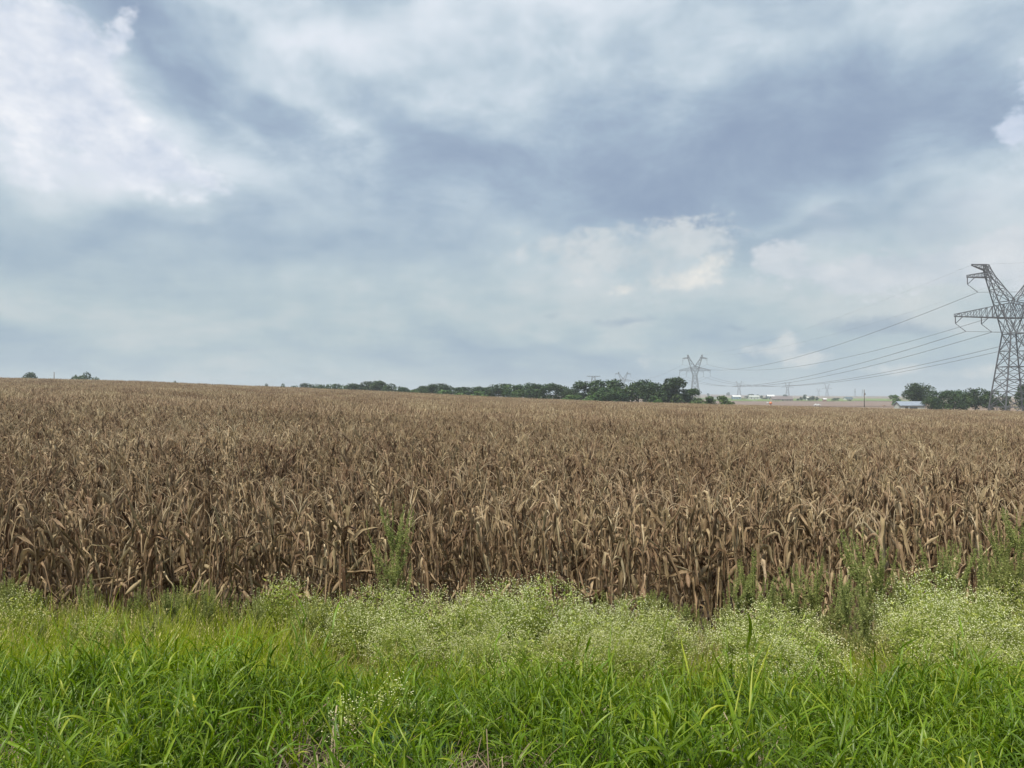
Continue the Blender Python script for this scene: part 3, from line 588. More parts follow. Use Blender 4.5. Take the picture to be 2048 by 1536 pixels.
def tall_weed(h=1.8, spread=0.24, nbr=14):
    st, lf = MB(), MB(); zz = np.linspace(0, 1, 7)
    st.tube(np.stack([0.03*np.sin(zz*3), 0.02*zz, zz*h*0.93], 1), np.linspace(0.009, 0.003, 7), 5, 0.4, False); br = []
    for k in range(nbr):
        z0 = h*U(0.05, 0.75); a = U(0, 6.28); u0 = R(U(45, 72)); u1 = R(U(82, 92)); Lb = min((h-z0)*0.95, h*U(0.25, 0.55)); pa, _ = blade_path((0, 0, z0), a, lambda s: u0+(u1-u0)*s, Lb, 5, 0.1); pa[:, :2] *= spread/0.30
        st.tube(pa, np.linspace(0.0035, 0.0015, 6), 3, 0.5, False); br.append(pa)
    br.append(np.stack([0.03*np.sin(zz*3), 0.02*zz, zz*h], 1))
    P_, D_, T_ = [], [], []
    for pa in br:
        n = 230
        f = rng.uniform(0.1, 1, n)*(len(pa)-1); p = np.stack([np.interp(f, np.arange(len(pa)), pa[:, c]) for c in range(3)], 1); d = rdir(n, 0.7)*rng.uniform(0.016, 0.050, n)[:, None]*(1.2-0.7*f/(len(pa)-1))[:, None]; P_.append(p); D_.append(d); T_.append(rng.uniform(0.15, 0.9, n))
    p, d = np.vstack(P_), np.vstack(D_); w = np.cross(d, rdir(len(d)))*0.14; diamonds(lf, p, d, w, np.concatenate(T_)); return st, lf
TW = []
for (h, sp, nb) in ((1.8, 0.25, 34), (1.4, 0.28, 22), (1.2, 0.24, 16), (1.0, 0.28, 16)):
    st, lf = tall_weed(h, sp, nb); TW.append([('stem', st.mesh('tall_weed_stem', M_TALL)), ('foliage', lf.mesh('tall_weed_foliage', M_TALL))])
THR = (1.8, 1.4, 1.2, 1.0)
tw = [(790, 9.5, 1.95, 0, 'tall feathery green weed standing against the corn, left of centre'), (30, 9.1, 0.98, 3, 'green bushy weed at the far left below the corn'), (185, 9.4, 1.05, 2, 'pale green upright weed near the left edge, against the corn'),
      (345, 9.0, 0.90, 3, 'bluish green bushy weed left of the yellow stem, below the corn'), (410, 9.3, 1.0, 2, 'slim yellow-green weed in front of the corn, left part'), (300, 7.2, 0.62, 3, 'soft green bushy weed rising from the grass in the left foreground'), (520, 9.2, 0.9, 2, 'slim green weed in front of the corn, right of the yellow-green one'),
      (1470, 9.5, 1.12, 1, 'upright green weed against the corn, leftmost of the right-hand weeds'), (1530, 9.0, 1.08, 2, 'green weed above the wide white-flowered clump, right side'), (1590, 9.3, 1.22, 1, 'slim green weed right of the wide white-flowered clump, against the corn'),
      (1690, 8.8, 1.15, 1, 'yellow-green weed group between the two right-hand flower drifts'), (1755, 9.4, 1.42, 1, 'tall yellow-green weed spike against the corn on the right'), (1730, 8.2, 0.95, 2, 'yellow-green weed in front of the tall spike on the right'),
      (1500, 9.7, 1.35, 2, 'slim pale weed behind the leftmost of the right-hand weeds, among the front corn'), (1625, 9.6, 1.30, 2, 'slim pale weed spike in the corn edge right of the wide flower clump'), (1722, 9.7, 1.60, 1, 'pale upright weed just left of the tall yellow-green spike'),
      (1812, 9.5, 1.15, 2, 'short pale weed at the left shoulder of the big right-hand drift'), (1870, 9.8, 1.50, 1, 'pale feathery weed in the corn above the big right-hand drift'), (1995, 9.7, 1.75, 0, 'tall pale weed second from the right picture edge'), (1905, 9.5, 1.45, 1, 'dark green weed behind the big right-hand flower drift'), (1960, 9.3, 1.45, 2, 'thin green weed among the corn near the right edge'), (2035, 9.3, 1.90, 0, 'tallest green weed at the right picture edge'), (2010, 8.9, 1.25, 3, 'bushy green weed at the right edge below the tallest one')]
for (px, d, h, v, lb) in tw: weed('tall_weed', TW, v, px, d, h, lb, 'weed', 'tall green weeds in front of the corn', THR[v], 1.1)

def joined_mesh(name, a, b): return MB().merge(a).merge(b).mesh(name, M_TALL)
mixed = [('mixed_weed_template', joined_mesh('mixed_weed', *tall_weed(h, sp, nb))) for (h, sp, nb) in ((0.8, 0.26, 10), (0.65, 0.30, 9), (0.95, 0.20, 9))]
put('mixed_weeds', 330, 7.4, 10.3, lambda x, y: sstep(7.4, 9.0, y)*(0.25+0.75*patchy(x, y, 1.2, 0.5)), mixed, 'low green weeds filling the strip between the grass and the corn', 'weeds', 0.5, 1.0, 0.12)
def feathery():
    mb = MB()
    for k in range(26):
        a = U(0, 6.28); u0 = R(U(40, 85)); u1 = R(U(-30, 40)); Lf = U(0.16, 0.30); pa, _ = blade_path((U(-0.03, 0.03), U(-0.03, 0.03), 0.02), a, lambda s: u0+(u1-u0)*s, Lf, 6, 0.1); mb.tube(pa, np.linspace(0.002, 0.001, 7), 3, 0.5, False); n = 46
        f = rng.uniform(0.2, 1, n)*6; p = np.stack([np.interp(f, np.arange(7), pa[:, c]) for c in range(3)], 1); d = rdir(n, 0.1)*rng.uniform(0.012, 0.04, n)[:, None]; diamonds(mb, p, d, np.cross(d, rdir(n))*0.16, rng.uniform(0.1, 0.9, n))
    return mb
fm = [feathery().mesh('feathery_weed', M_WDARK) for _ in range(2)]
for i, (px, d, s, lb) in enumerate([(775, 3.62, 1.15, 'dark feathery weed rosette at the bottom edge left of centre'), (1330, 3.58, 0.9, 'small dark feathery weed at the bottom edge right of centre'), (1500, 4.55, 1.35, 'dark feathery weed in shade below the wide right-hand flower clump'), (1440, 3.9, 1.0, 'dark feathery weed among dry stems in the right foreground')]):
    x = place(px, d); o_ = link('feathery_weed', fm[i % 2]); o_.location = (x, d, gz(x, d)); o_.scale = (s, s, s); o_.rotation_euler = (0, 0, U(0, 6.28)); tag(o_, lb, 'weed', 'feathery dark weeds')

# ------------------------------------------------------------------ trees
def crown(n, lobes, leaf, zlo=0.12):
    """leafy crown inside a unit box: x,y in -0.5..0.5, z in zlo..1"""
    C, Rd = [], []
    for k in range(lobes):
        a = U(0, 6.28); r = math.sqrt(U(0, 1))*0.33; z = U(zlo+0.16, 0.80); r *= 1.0 if z < 0.66 else 0.75; C.append((r*math.cos(a), r*math.sin(a), z)); Rd.append(U(0.13, 0.22))
    C, Rd = np.array(C), np.array(Rd); k = rng.integers(0, lobes, n); dv = rdir(n, 0.15); rad = rng.uniform(0.55, 1.06, n)**0.8
    p = C[k]+dv*(Rd[k]*rad)[:, None]; p[:, 2] = np.maximum(p[:, 2], zlo*0.6+0.02)
    nrm = dv*0.8+rdir(n)*0.8; nrm /= np.linalg.norm(nrm, axis=1)[:, None]; u = np.cross(nrm, rdir(n)); u /= np.linalg.norm(u, axis=1)[:, None]; v = np.cross(nrm, u); s = (leaf*rng.uniform(0.6, 1.3, n))[:, None]
    mb = MB(); lob_t = rng.uniform(0.25, 0.75, lobes); quads(mb, p, u*s, v*s*0.7, np.clip(lob_t[k]+rng.normal(0, 0.14, n), 0, 1)); return mb, C
def trunk(C, r=0.022):
    mb = MB(); z = np.linspace(0, 1, 6)[:, None]; top = np.array((0.02, -0.02, 0.62)); ax = np.array((0, 0, 0))*(1-z)+top*z+np.array((0.015, 0.01, 0))*np.sin(z*5); mb.tube(ax, np.linspace(r, r*0.45, 6), 7, 0.5)
    for c in C[:7]:
        b = ax[int(U(1, 4.9))]; s = np.linspace(0, 1, 4)[:, None]; mb.tube(b*(1-s)+c*s+np.array((0, 0, 0.03))*np.sin(s*3.1), np.linspace(r*0.5, r*0.15, 4), 5, 0.5)
    return mb
def tree_variant(n, lobes, leaf, zlo, mat):
    c, C = crown(n, lobes, leaf, zlo); return [('trunk', trunk(C).mesh('tree_trunk', M_BARK)), ('crown', c.mesh('tree_crown', mat, False))]
TV = [tree_variant(2600, l, 0.021, z, M_TREE) for l, z in ((14, 0.08), (18, 0.05), (12, 0.10), (20, 0.06), (16, 0.04))]
OAK = tree_variant(5200, 26, 0.016, 0.22, M_TREE)
SV = [tree_variant(1100, l, 0.034, 0.0, M_SHRUB) for l in (9, 7, 11)]
def tree(name, var, px, py_top, wpx, d, label, cat, group, depth=1.0, sink=0.15):
    x = place(px, d); zg = gz(x, d)-sink; h = ztop(py_top, d)-zg; w = wpx/F*d; e = empty(name, (x, d, zg), U(0, 6.28)); e.scale = (w*1.12, w*1.12*depth, h*1.10); tag(e, label, cat, group)
    for n, me in var: link(n, me, e)
    return e
row = [(1352, 758, 62, 286), (1382, 779, 44, 284), (1318, 767, 60, 292), (1278, 762, 58, 296), (1242, 768, 56, 300), (1210, 762, 60, 300), (1176, 765, 50, 304), (1298, 772, 60, 282), (1228, 775, 60, 290),
       (1148, 776, 44, 312), (1122, 771, 50, 318), (1090, 769, 56, 322), (1058, 768, 56, 326), (1026, 769, 52, 332), (998, 771, 48, 338), (975, 778, 40, 345), (946, 777, 46, 352), (916, 778, 44, 358), (890, 771, 40, 368), (866, 771, 44, 374), (842, 775, 40, 380),
       (812, 778, 36, 388), (786, 771, 46, 392), (762, 766, 48, 398), (738, 766, 44, 402), (712, 771, 40, 408), (688, 773, 36, 415), (664, 771, 34, 425), (640, 772, 34, 432), (617, 770, 30, 440), (592, 774, 26, 450)]
row.sort(key=lambda q: -q[0])
for i, (px, pt, w, d) in enumerate(row):
    tree('tree', TV[int(rng.integers(5))], px, pt-(2.5 if px < 1000 else 0.5), w*1.3, d, ('dark green tree at the right end of the long row beyond the corn' if i == 0 else 'dark green tree, %s from the right end of the long row beyond the corn' % ordw(i+1)), 'tree', 'trees of the long row beyond the corn')
small = [(568, 769, 20, 455, 'small rounded tree poking over the corn, left of the long tree row'), (535, 769, 20, 458, 'pair-like small tree on the corn skyline, left of the lone rounded one'), (350, 763, 12, 420, 'tiny bush on the corn skyline at left'),
         (55, 746.5, 46, 400, 'low dark tree top at the far left of the skyline'), (178, 747, 46, 400, 'dark tree top on the left skyline, right of the thin pole'), (150, 751, 36, 404, 'lower bush joined to the dark tree top on the left skyline')]
for (px, pt, w, d, lb) in small: tree('tree', TV[int(rng.integers(5))], px, pt, w, d, lb, 'tree', 'small trees on the left skyline')
sh = [(1310, 791, 36, 276, 'light green shrub under the dark trees, left of the pylon foot'), (1395, 793, 40, 272, 'light green shrub at the right foot of the long tree row'), (1418, 794, 36, 274, 'light green shrub below the middle pylon'), (1447, 793, 32, 270, 'dark rounded bush standing alone right of the tree row'),
      (1462, 803, 16, 270, 'tiny bush right of the lone rounded bush'), (1186, 782, 50, 292, 'green shrub under the leftmost tall trees of the row'), (1145, 789, 44, 296, 'pale green shrub in a gap of the tree row, left of its tallest part'), (960, 783, 50, 338, 'pale green shrub in the low gap of the tree row'), (925, 783, 50, 344, 'pale green shrub left of the low gap in the tree row'), (885, 781, 46, 352, 'low pale green shrub before the middle of the tree row'), (830, 781, 40, 370, 'low pale green shrub near the left third of the tree row')]
for (px, pt, w, d, lb) in sh: tree('shrub', SV[int(rng.integers(3))], px, pt, w, d, lb, 'shrub', 'pale shrubs at the foot of the tree row')
tree('oak_tree', OAK, 1836, 766, 78, 318, 'big spreading oak behind the metal-roofed shed', 'tree', None, 0.8)
rt = [(1880, 781, 46, 292, 'dark tree immediately right of the big oak'), (1906, 780, 44, 296, 'second dark tree right of the big oak'), (1930, 784, 40, 290, 'third dark tree right of the big oak, slightly lower'), (1952, 774, 46, 294, 'tallest dark tree left of the near pylon'), (1982, 778, 44, 290, 'dark tree behind the left leg of the near pylon'),
      (2006, 787, 30, 288, 'lower dark tree seen between the legs of the near pylon'), (2052, 768, 46, 285, 'dark tree behind the near pylon at the right picture edge'), (1862, 795, 34, 284, 'bushy dark tree between the shed and the oak foot')]
for (px, pt, w, d, lb) in rt: tree('tree', TV[int(rng.integers(5))], px, pt+2, w*1.1, d, lb, 'tree', 'dark trees by the near pylon')
ft = [(1790, 791, 26, 520, 'mid-green bush left of the big oak'), (1603, 794, 9, 1000, 'small round tree left of the tall slim one near the far houses'), (1610, 789, 9, 1010, 'tall slim tree near the far houses'), (1624, 792, 13, 1000, 'broad dark tree near the far houses'), (1634, 794, 9, 1000, 'round tree at the right of the far tree group'), (1619, 796, 10, 990, 'low tree in front of the far tree group'),
      (1671, 796, 18, 980, 'wide low green bush in the far meadow'), (1698, 799, 10, 940, 'dark low bush in front of the far white-gabled house'), (1596, 797, 8, 1000, 'tiny tree left of the far tree group'), (1493, 792, 10, 1500, 'far tree right of the pale-roofed barn'), (1502, 788, 14, 1900, 'hazy tree on the horizon above the pale barn'), (1516, 789, 12, 1900, 'hazy tree on the horizon right of the pale barn'), (1523, 791, 6, 1400, 'slim tree beside the long grey house'),
      (1530, 795, 12, 1250, 'bushes right of the long grey house'), (1416, 787, 7, 2200, 'single hazy tree on the horizon right of the middle pylon'), (1456, 785, 8, 2600, 'hazy tree on the horizon left of the pale barn'), (1745, 793, 22, 3000, 'hazy low tree line on the horizon right of the pole'), (1770, 794, 26, 2400, 'hazy low tree line left of the big oak'), (1712, 793, 12, 3000, 'hazy bush on the horizon left of the pole'), (1570, 789, 12, 1500, 'tree behind the brown-roofed house')]
for (px, pt, w, d, lb) in ft: tree('tree', TV[int(rng.integers(5))] if d > 600 else SV[0], px, pt, w, d, lb, 'tree', 'trees among the far fields', sink=0.4)

# ------------------------------------------------------------------ pylons
def pylon_parts(th=1.0):
    wl, wb, wr = 0.34*th, 0.19*th, 0.12*th; parts = []
    bx, by, wx, wy, ZW = 5.5, 4.3, 2.1, 2.1, 25.0
    def corner(sx_, sy_, z): f = z/ZW; return np.array((sx_*(bx+(wx-bx)*f), sy_*(by+(wy-by)*f), z))
    for sx_ in (-1, 1):
        for sy_ in (-1, 1): parts.append(('leg', MB().beam(corner(sx_, sy_, 0), corner(sx_, sy_, ZW), wl), M_STEEL, None))
    br = MB(); lv = [0, 3.0, 7.6, 11.2, 15.1, 19.8, 25.0]; cs = [(-1, -1), (1, -1), (1, 1), (-1, 1)]
    for k in range(4):
        a, b = cs[k], cs[(k+1) % 4]
        for i in range(len(lv)-1):
            A0, B0, A1, B1 = corner(*a, lv[i]), corner(*b, lv[i]), corner(*a, lv[i+1]), corner(*b, lv[i+1])
            if i == 0:
                mid = (A1+B1)/2; br.beam(A1, (A0*0.62+B0*0.38), wb); br.beam(B1, (B0*0.62+A0*0.38), wb); br.beam(mid, (A0*0.62+B0*0.38), wr); br.beam(mid, (B0*0.62+A0*0.38), wr)
            else: br.beam(A0, B1, wb); br.beam(B0, A1, wb)
            br.beam(A1, B1, wb*(1.3 if i in (0, 1, 3, 5) else 0.8))
            if i > 0:
                q = 0.5; Am, Bm = A0*(1-q)+A1*q, B0*(1-q)+B1*q; br.beam(Am, Bm, wr*0.7); c = (A0+B0+A1+B1)/4; br.beam(c, (A1+B1)/2, wr*0.7)
    parts.append(('body_bracing', br, M_STEEL, None))
    for s in (-1, 1):
        hb = MB()
        # horn: four chords from the waist up to the peak
        out = [(2.1, 2.1, 25.0), (3.6, 1.75, 29.7), (5.2, 1.4, 34.4), (6.5, 1.15, 38.3), (7.7, 0.95, 41.9), (8.3, 0.75, 43.8), (8.6, 0.55, 45.8)]
        inn = [(0.2, 2.0, 25.0), (0.25, 1.75, 29.7), (0.3, 1.4, 35.0), (3.1, 1.15, 38.6), (5.7, 0.95, 42.0), (6.7, 0.75, 43.8), (7.6, 0.55, 45.8)]
        for sy_ in (-1, 1):
            g = lambda q: np.array((s*q[0], sy_*q[1], q[2]))
            for i in range(6):
                hb.beam(g(out[i]), g(out[i+1]), wl*0.8)
                if i >= 2: hb.beam(g(inn[i]), g(inn[i+1]), wl*0.7)
                hb.beam(g(out[i]), g(inn[i+1]), wb*0.8); hb.beam(g(inn[i]), g(out[i+1]), wb*0.8)
                if i: hb.beam(g(out[i]), g(inn[i]), wb*0.8)
                m0, m1 = (np.array(out[i])+out[i+1])/2, (np.array(inn[i])+inn[i+1])/2; hb.beam(g(m0), g(m1), wr*0.8)
        for i in range(1, 7):
            for q, q2 in ((out[i], out[i-1]), (inn[i], inn[i-1])):
                hb.beam((s*q[0], -q[1], q[2]), (s*q[0], q[1], q[2]), wr); hb.beam((s*q2[0], -q2[1], q2[2]), (s*q[0], q[1], q[2]), wr); hb.beam((s*q2[0], q2[1], q2[2]), (s*q[0], -q[1], q[2]), wr)
        parts.append(('horn', hb, M_STEEL, None))
        def arm(name, x0, zb0, zt0, y0, x1, zb1, zt1, y1, n):
            mb = MB(); T = np.linspace(0, 1, n+1)
            pt = lambda t, top, sy_: np.array((s*(x0+(x1-x0)*t), sy_*(y0+(y1-y0)*t), (zt0+(zt1-zt0)*t) if top else (zb0+(zb1-zb0)*t)))
            for sy_ in (-1, 1):
                mb.beam(pt(0, 1, sy_), pt(1, 1, sy_), wl*0.7); mb.beam(pt(0, 0, sy_), pt(1, 0, sy_), wl*0.7)
                for i in range(n):
                    mb.beam(pt(T[i], 1, sy_), pt(T[i+1], 0, sy_), wb*0.75); mb.beam(pt(T[i+1], 1, sy_), pt(T[i+1], 0, sy_), wb*0.7)
            for i in range(n+1):
                mb.beam(pt(T[i], 0, -1), pt(T[i], 0, 1), wr); mb.beam(pt(T[i], 1, -1), pt(T[i], 1, 1), wr)
                if i: mb.beam(pt(T[i-1], 0, -1), pt(T[i], 0, 1), wr)
            parts.append((name, mb, M_STEEL, None))
        arm('cross_arm', 0.1, 29.7, 34.5, 1.75, 17.6, 30.2, 30.9, 0.3, 10)
        arm('upper_arm', 7.2, 41.9, 43.7, 0.95, 13.8, 42.0, 42.6, 0.25, 5)
        arm('peak_arm', 8.0, 43.9, 45.8, 0.6, 12.4, 45.6, 45.9, 0.12, 4)
        for (x, z) in ((17.4, 30.2), (9.6, 30.0), (13.7, 42.0)):
            hg = MB().beam((s*x, 0, z), (s*x, 0, z-2.1), wb*1.2).beam((s*x, 0, z-2.1), (s*(x-2.3), 0, z), wb); parts.append(('hanger', hg, M_STEEL, None))
    return parts
INS0 = [(s*x, z-2.1) for s in (-1, 1) for (x, z) in ((17.4, 30.2), (9.6, 30.0), (13.7, 42.0))]
PP = pylon_parts(0.85); PMESH = [(n, mb.mesh('pylon_'+n, mt, False)) for n, mb, mt, _ in PP]
PPT = pylon_parts(0.9); PMESH2 = [(n, mb.mesh('pylon_'+n, mt, False)) for n, mb, mt, _ in PPT if n != 'peak_arm']
def far_pylon():
    mb = MB(); w = 0.62
    for s in (-1, 1):
        for sy_ in (-1, 1):
            mb.beam((s*5.5, sy_*4.3, 0), (s*2.1, sy_*2.1, 25), w*1.15); mb.beam((s*2.1, sy_*2.1, 25), (s*8.2, 0, 45.8), w)
        mb.beam((s*0.2, 0, 34.5), (s*7.6, 0, 45.8), w); mb.beam((0, 0, 34.4), (s*17.6, 0, 30.6), w*0.8); mb.beam((0, 0, 29.8), (s*17.6, 0, 30.2), w*0.8); mb.beam((s*7.0, 0, 43), (s*13.8, 0, 42.3), w*0.8)
        mb.beam((s*2.1, 0, 25), (-s*0.2, 0, 34.5), w*0.7)
        for i, z in enumerate((0, 7.6, 15.1)):
            z1 = (7.6, 15.1, 25)[i]; f = lambda q: 5.5+(2.1-5.5)*q/25; mb.beam((s*f(z), -3, z), (-s*f(z1), -3, z1), w*0.55)
        for x in (17.4, 9.6, 13.7): zt = 30 if x != 13.7 else 42; mb.beam((s*x, 0, zt), (s*x, 0, zt-5), w*0.35)
    for z in (7.6, 15.1, 25): q = 5.5+(2.1-5.5)*z/25; mb.beam((-q, 0, z), (q, 0, z), w*0.7)
    return mb
FARM = far_pylon().mesh('far_pylon', M_STEEL, False)
def pylon(px, d, meshes, label, zs=1.0, swing=0.0, zg=None, rz=0.0):
    x = place(px, d); z0 = gz(x, d) if zg is None else zg; e = empty('pylon', (x, d, z0), rz); e.scale = (1, 1, zs); tag(e, label, 'pylon', 'lattice pylons of the power line'); ends = []
    for n, me in meshes: link(n, me, e)
    for (ix, iz) in INS0:
        q = np.array((ix+swing*3.1, 0, iz-(2.4 if swing else 3.6))); mb = MB(); p0 = np.array((ix, 0, iz)); n = 11
        pts = np.array([p0+(q-p0)*t for t in np.linspace(0, 1, n)]); mb.tube(pts, np.where(np.arange(n) % 2 == 0, 0.05, 0.13)*(1 if d < 500 else 1.5), 6, 0.5)
        link('insulator', mb.mesh('insulator', M_INSUL, False), e); c, s_ = math.cos(rz), math.sin(rz); ends.append((x+q[0]*c, d+q[0]*s_, z0+q[2]*zs))
    tops = [(x+s*12.4*math.cos(rz), d+s*12.4*math.sin(rz), z0+45.7*zs) for s in (-1, 1)]
    return ends, tops
E1, T1 = pylon(2028, 232, PMESH, 'large near lattice pylon cut by the right picture edge', 1.0, 1.0)
E2, T2 = pylon(1390, 873, PMESH2, 'middle-distance lattice pylon right of the tree row', 1.15)
E3, T3 = pylon(1246, 1360, PMESH2, 'pylon with raised horns showing above the tree row', 1.05)
def simple_pylon(px, py_top, d, label, rz=0.0, zg=None, sx_=1.0):
    x = place(px, d); z0 = gz(x, d); o_ = link('pylon', FARM); o_.location = (x, d, z0); h = ztop(py_top, d)-z0; o_.scale = (sx_*h/45.8, h/45.8, h/45.8); o_.rotation_euler = (0, 0, rz); tag(o_, label, 'pylon', 'lattice pylons of the power line'); return o_
def t_pylon(px, py_top, d, label):
    x = place(px, d); z0 = gz(x, d); h = ztop(py_top, d)-z0; e = empty('pylon', (x, d, z0)); tag(e, label, 'pylon', 'lattice pylons of the power line')
    mb = MB()
    for sx_ in (-1, 1):
        for sy_ in (-1, 1): mb.beam((sx_*5, sy_*5, 0), (sx_*1.8, sy_*1.8, h), 0.5)
    for i in range(8):
        a, b = h*i/8, h*(i+1)/8; fa, fb = 5-3.2*i/8, 5-3.2*(i+1)/8; mb.beam((-fa, -fa, a), (fb, -fb, b), 0.3); mb.beam((fa, -fa, a), (-fb, -fb, b), 0.3)
    link('mast', mb.mesh('pylon_mast', M_STEEL, False), e)
    for z, hw in ((h-0.2, 9.5), (h-8.2, 11.0)):
        m2 = MB().beam((-hw, 0, z), (hw, 0, z), 0.5).beam((-hw, 0, z), (0, 0, z+1.8 if z < h-1 else z-1.4), 0.35).beam((hw, 0, z), (0, 0, z+1.8 if z < h-1 else z-1.4), 0.35); link('cross_arm', m2.mesh('pylon_arm', M_STEEL, False), e)
t_pylon(1187, 752, 1050, 'flat-topped pylon with two straight arms above the tree row')
simple_pylon(1478, 762, 2300, 'far hazy pylon above the pale-roofed barn')
simple_pylon(1575, 764, 2150, 'far hazy pylon behind the brown-roofed house')
simple_pylon(1637, 777, 3300, 'smallest hazy pylon left of the taller one on the horizon')
simple_pylon(1654, 768, 2500, 'far hazy pylon with raised horns in the gap right of the far tree group')
simple_pylon(1710, 777, 2900, 'slim far pylon seen edge-on, left of the utility pole', R(78))
simple_pylon(1725, 778, 3000, 'slim far pylon seen edge-on, right beside the utility pole', R(80))
# conductors
def wire(p, q, sag, rad, label, group, n=40):
    p, q = np.array(p), np.array(q); t = np.linspace(0, 1, n)[:, None]; pts = p*(1-t)+q*t; pts[:, 2] -= (4*sag*t*(1-t))[:, 0]
    rd = np.interp(np.linspace(0, 1, n), [0, 1], rad) if isinstance(rad, tuple) else rad
    return tag(link('power_line', MB().tube(pts, rd, 4, 0.5).mesh('power_line', M_WIRE)), label, 'power line', group)
wn = ['lower left outer', 'lower left inner', 'upper left', 'lower right outer', 'lower right inner', 'upper right']
for k in range(6):
    wire(E1[k], E2[k], 13.5, (0.075, 0.12), '%s conductor hanging between the near and the middle pylon' % wn[k], 'conductors of the power line')
    wire(E2[k], E3[k], 11.0, 0.085, '%s conductor running from the middle pylon to the one above the trees' % wn[k], 'conductors of the power line')
    p = np.array(E1[k]); wire(p, p+np.array((480, -300, 4.0)), 10.0, 0.055, '%s conductor leaving the near pylon towards the right picture edge' % wn[k], 'conductors of the power line')
for k in range(2):
    side = ('left', 'right')[k]
    wire(T1[k], T2[k], 8.0, (0.016, 0.04), 'thin %s earth wire from the near pylon top to the middle pylon' % side, 'earth wires of the power line')
    p = np.array(T1[k]); wire(p, p+np.array((480, -300, 4.0)), 6.0, 0.018, 'thin %s earth wire leaving the near pylon top to the right' % side, 'earth wires of the power line')

# ------------------------------------------------------------------ far buildings, pole and vehicles
M_WHITE = solid_mat('white_paint', (0.56, 0.57, 0.57), 0.6, 0, 0.06, 0.5); M_TIN = solid_mat('weathered_tin_roof', (0.21, 0.245, 0.30), 0.6, 0.0, 0.12, 0.6)
M_BRN = solid_mat('brown_shingle', (0.15, 0.125, 0.125), 0.9); M_BRICK = solid_mat('tan_brick', (0.36, 0.30, 0.26), 0.9, 0, 0.1, 0.8); M_BLUE = solid_mat('blue_grey_siding', (0.17, 0.25, 0.31), 0.7); M_GREY = solid_mat('grey_siding', (0.40, 0.42, 0.40), 0.8)
M_DARK = solid_mat('dark_opening', (0.03, 0.03, 0.035), 0.5); M_GLASS = solid_mat('window_glass', (0.05, 0.06, 0.07), 0.15, 0, 0.02, 1, 0.6); M_RUST = solid_mat('rusty_siding', (0.25, 0.17, 0.13), 0.9); M_ORANGE = solid_mat('orange_paint', (0.52, 0.17, 0.07), 0.5, 0, 0.04); M_TYRE = solid_mat('rubber', (0.025, 0.025, 0.025), 0.9); M_DGREEN = solid_mat('dark_roof', (0.07, 0.10, 0.12), 0.8)
def house(name, px0, px1, py_base, py_eave, py_ridge, d, depth, wallm, roofm, label, cat='house', doors=(0.5,), windows=(0.2, 0.8), rz=0.0, over=0.4, doorm=None, gable_m=None, arch=False):
    xc = place((px0+px1)/2, d); w = (px1-px0)/F*d; zb = ztop(py_base, d); zg = min(gz(xc, d), zb); he = ztop(py_eave, d)-zg; hr = max(ztop(py_ridge, d)-zg, he+0.3); e = empty(name, (xc, d, zg), rz); tag(e, label, cat)
    h = w/2; mb = MB().box((-h, 0, -0.5), (h, depth, he)); mb.add([(-h, 0, he), (-h, depth, he), (-h, depth/2, hr), (h, 0, he), (h, depth, he), (h, depth/2, hr)], [(0, 2, 1), (3, 4, 5)]); link('wall', mb.mesh('wall', wallm, False), e)
    r = MB(); o_ = over; k = (hr-he)/(depth/2); zl = he-o_*k
    for y0, y1 in ((-o_, depth/2), (depth+o_, depth/2)): r.add([(-h-o_, y0, zl+0.05), (h+o_, y0, zl+0.05), (h+o_, y1, hr+0.05), (-h-o_, y1, hr+0.05), (-h-o_, y0, zl+0.25), (h+o_, y0, zl+0.25), (h+o_, y1, hr+0.25), (-h-o_, y1, hr+0.25)], [(0, 1, 2, 3), (4, 5, 6, 7), (0, 1, 5, 4), (1, 2, 6, 5), (0, 3, 7, 4)])
    link('roof', r.mesh('roof', roofm, False), e)
    dh = min(2.4, he*0.8)
    for f in doors:
        x = -h+w*f; dw = 1.0 if not arch else 1.5; m2 = MB().box((x-dw/2, -0.06, 0), (x+dw/2, 0.02, dh)); link('door', m2.mesh('door', doorm or M_DARK, False), e)
    for f in windows:
        x = -h+w*f; wn_ = link('window', MB().box((x-0.85, -0.07, he*0.35), (x+0.85, 0.02, he*0.78)).mesh('window_frame', M_WHITE, False), e); link('pane', MB().box((x-0.72, -0.10, he*0.38), (x+0.72, -0.072, he*0.75)).mesh('pane', M_GLASS, False), wn_)
    return e
house('shed', 1801, 1849, 817.5, 811, 804, 285, 5.0, M_GREY, M_TIN, 'long low shed with a pale tin roof in front of the big oak', 'shed', (0.25,), (0.45, 0.62), 0.0, 0.35)
house('barn', 1466, 1482, 799, 793.5, 790.8, 1250, 9, M_BLUE, M_WHITE, 'blue-grey far barn with a bright white roof', 'barn', (0.5,), (0.2, 0.8))
house('house', 1499, 1519, 799, 793.5, 791, 1240, 8, M_GREY, M_GREY, 'long grey house right of the white-roofed barn')
house('house', 1545, 1586, 802, 798.2, 793, 940, 11, M_BRICK, M_BRN, 'wide brown-roofed house with a dark arched entrance in the middle', 'house', (0.5,), (0.15, 0.3, 0.72, 0.88), 0.0, 0.6, None, None, True)
house('barn', 1535, 1550, 797, 792.5, 789.8, 1500, 10, M_DGREEN, M_WHITE, 'far green-sided building with a white roof above the brown-roofed house', 'barn')
house('house', 1692, 1706, 800, 797.3, 794, 1080, 9, M_WHITE, M_DGREEN, 'white far house with a dark roof in the meadow left of the pole')
house('shed', 1647, 1653, 803, 798.6, 797, 860, 3, M_RUST, M_WHITE, 'tiny pale-roofed stand in the meadow between tree group and bush', 'shed', (), ())
house('house', 1612, 1618, 800, 796, 793.5, 1060, 8, M_WHITE, M_GREY, 'white house glimpsed between the trees of the far group', 'house', (), (0.5,))
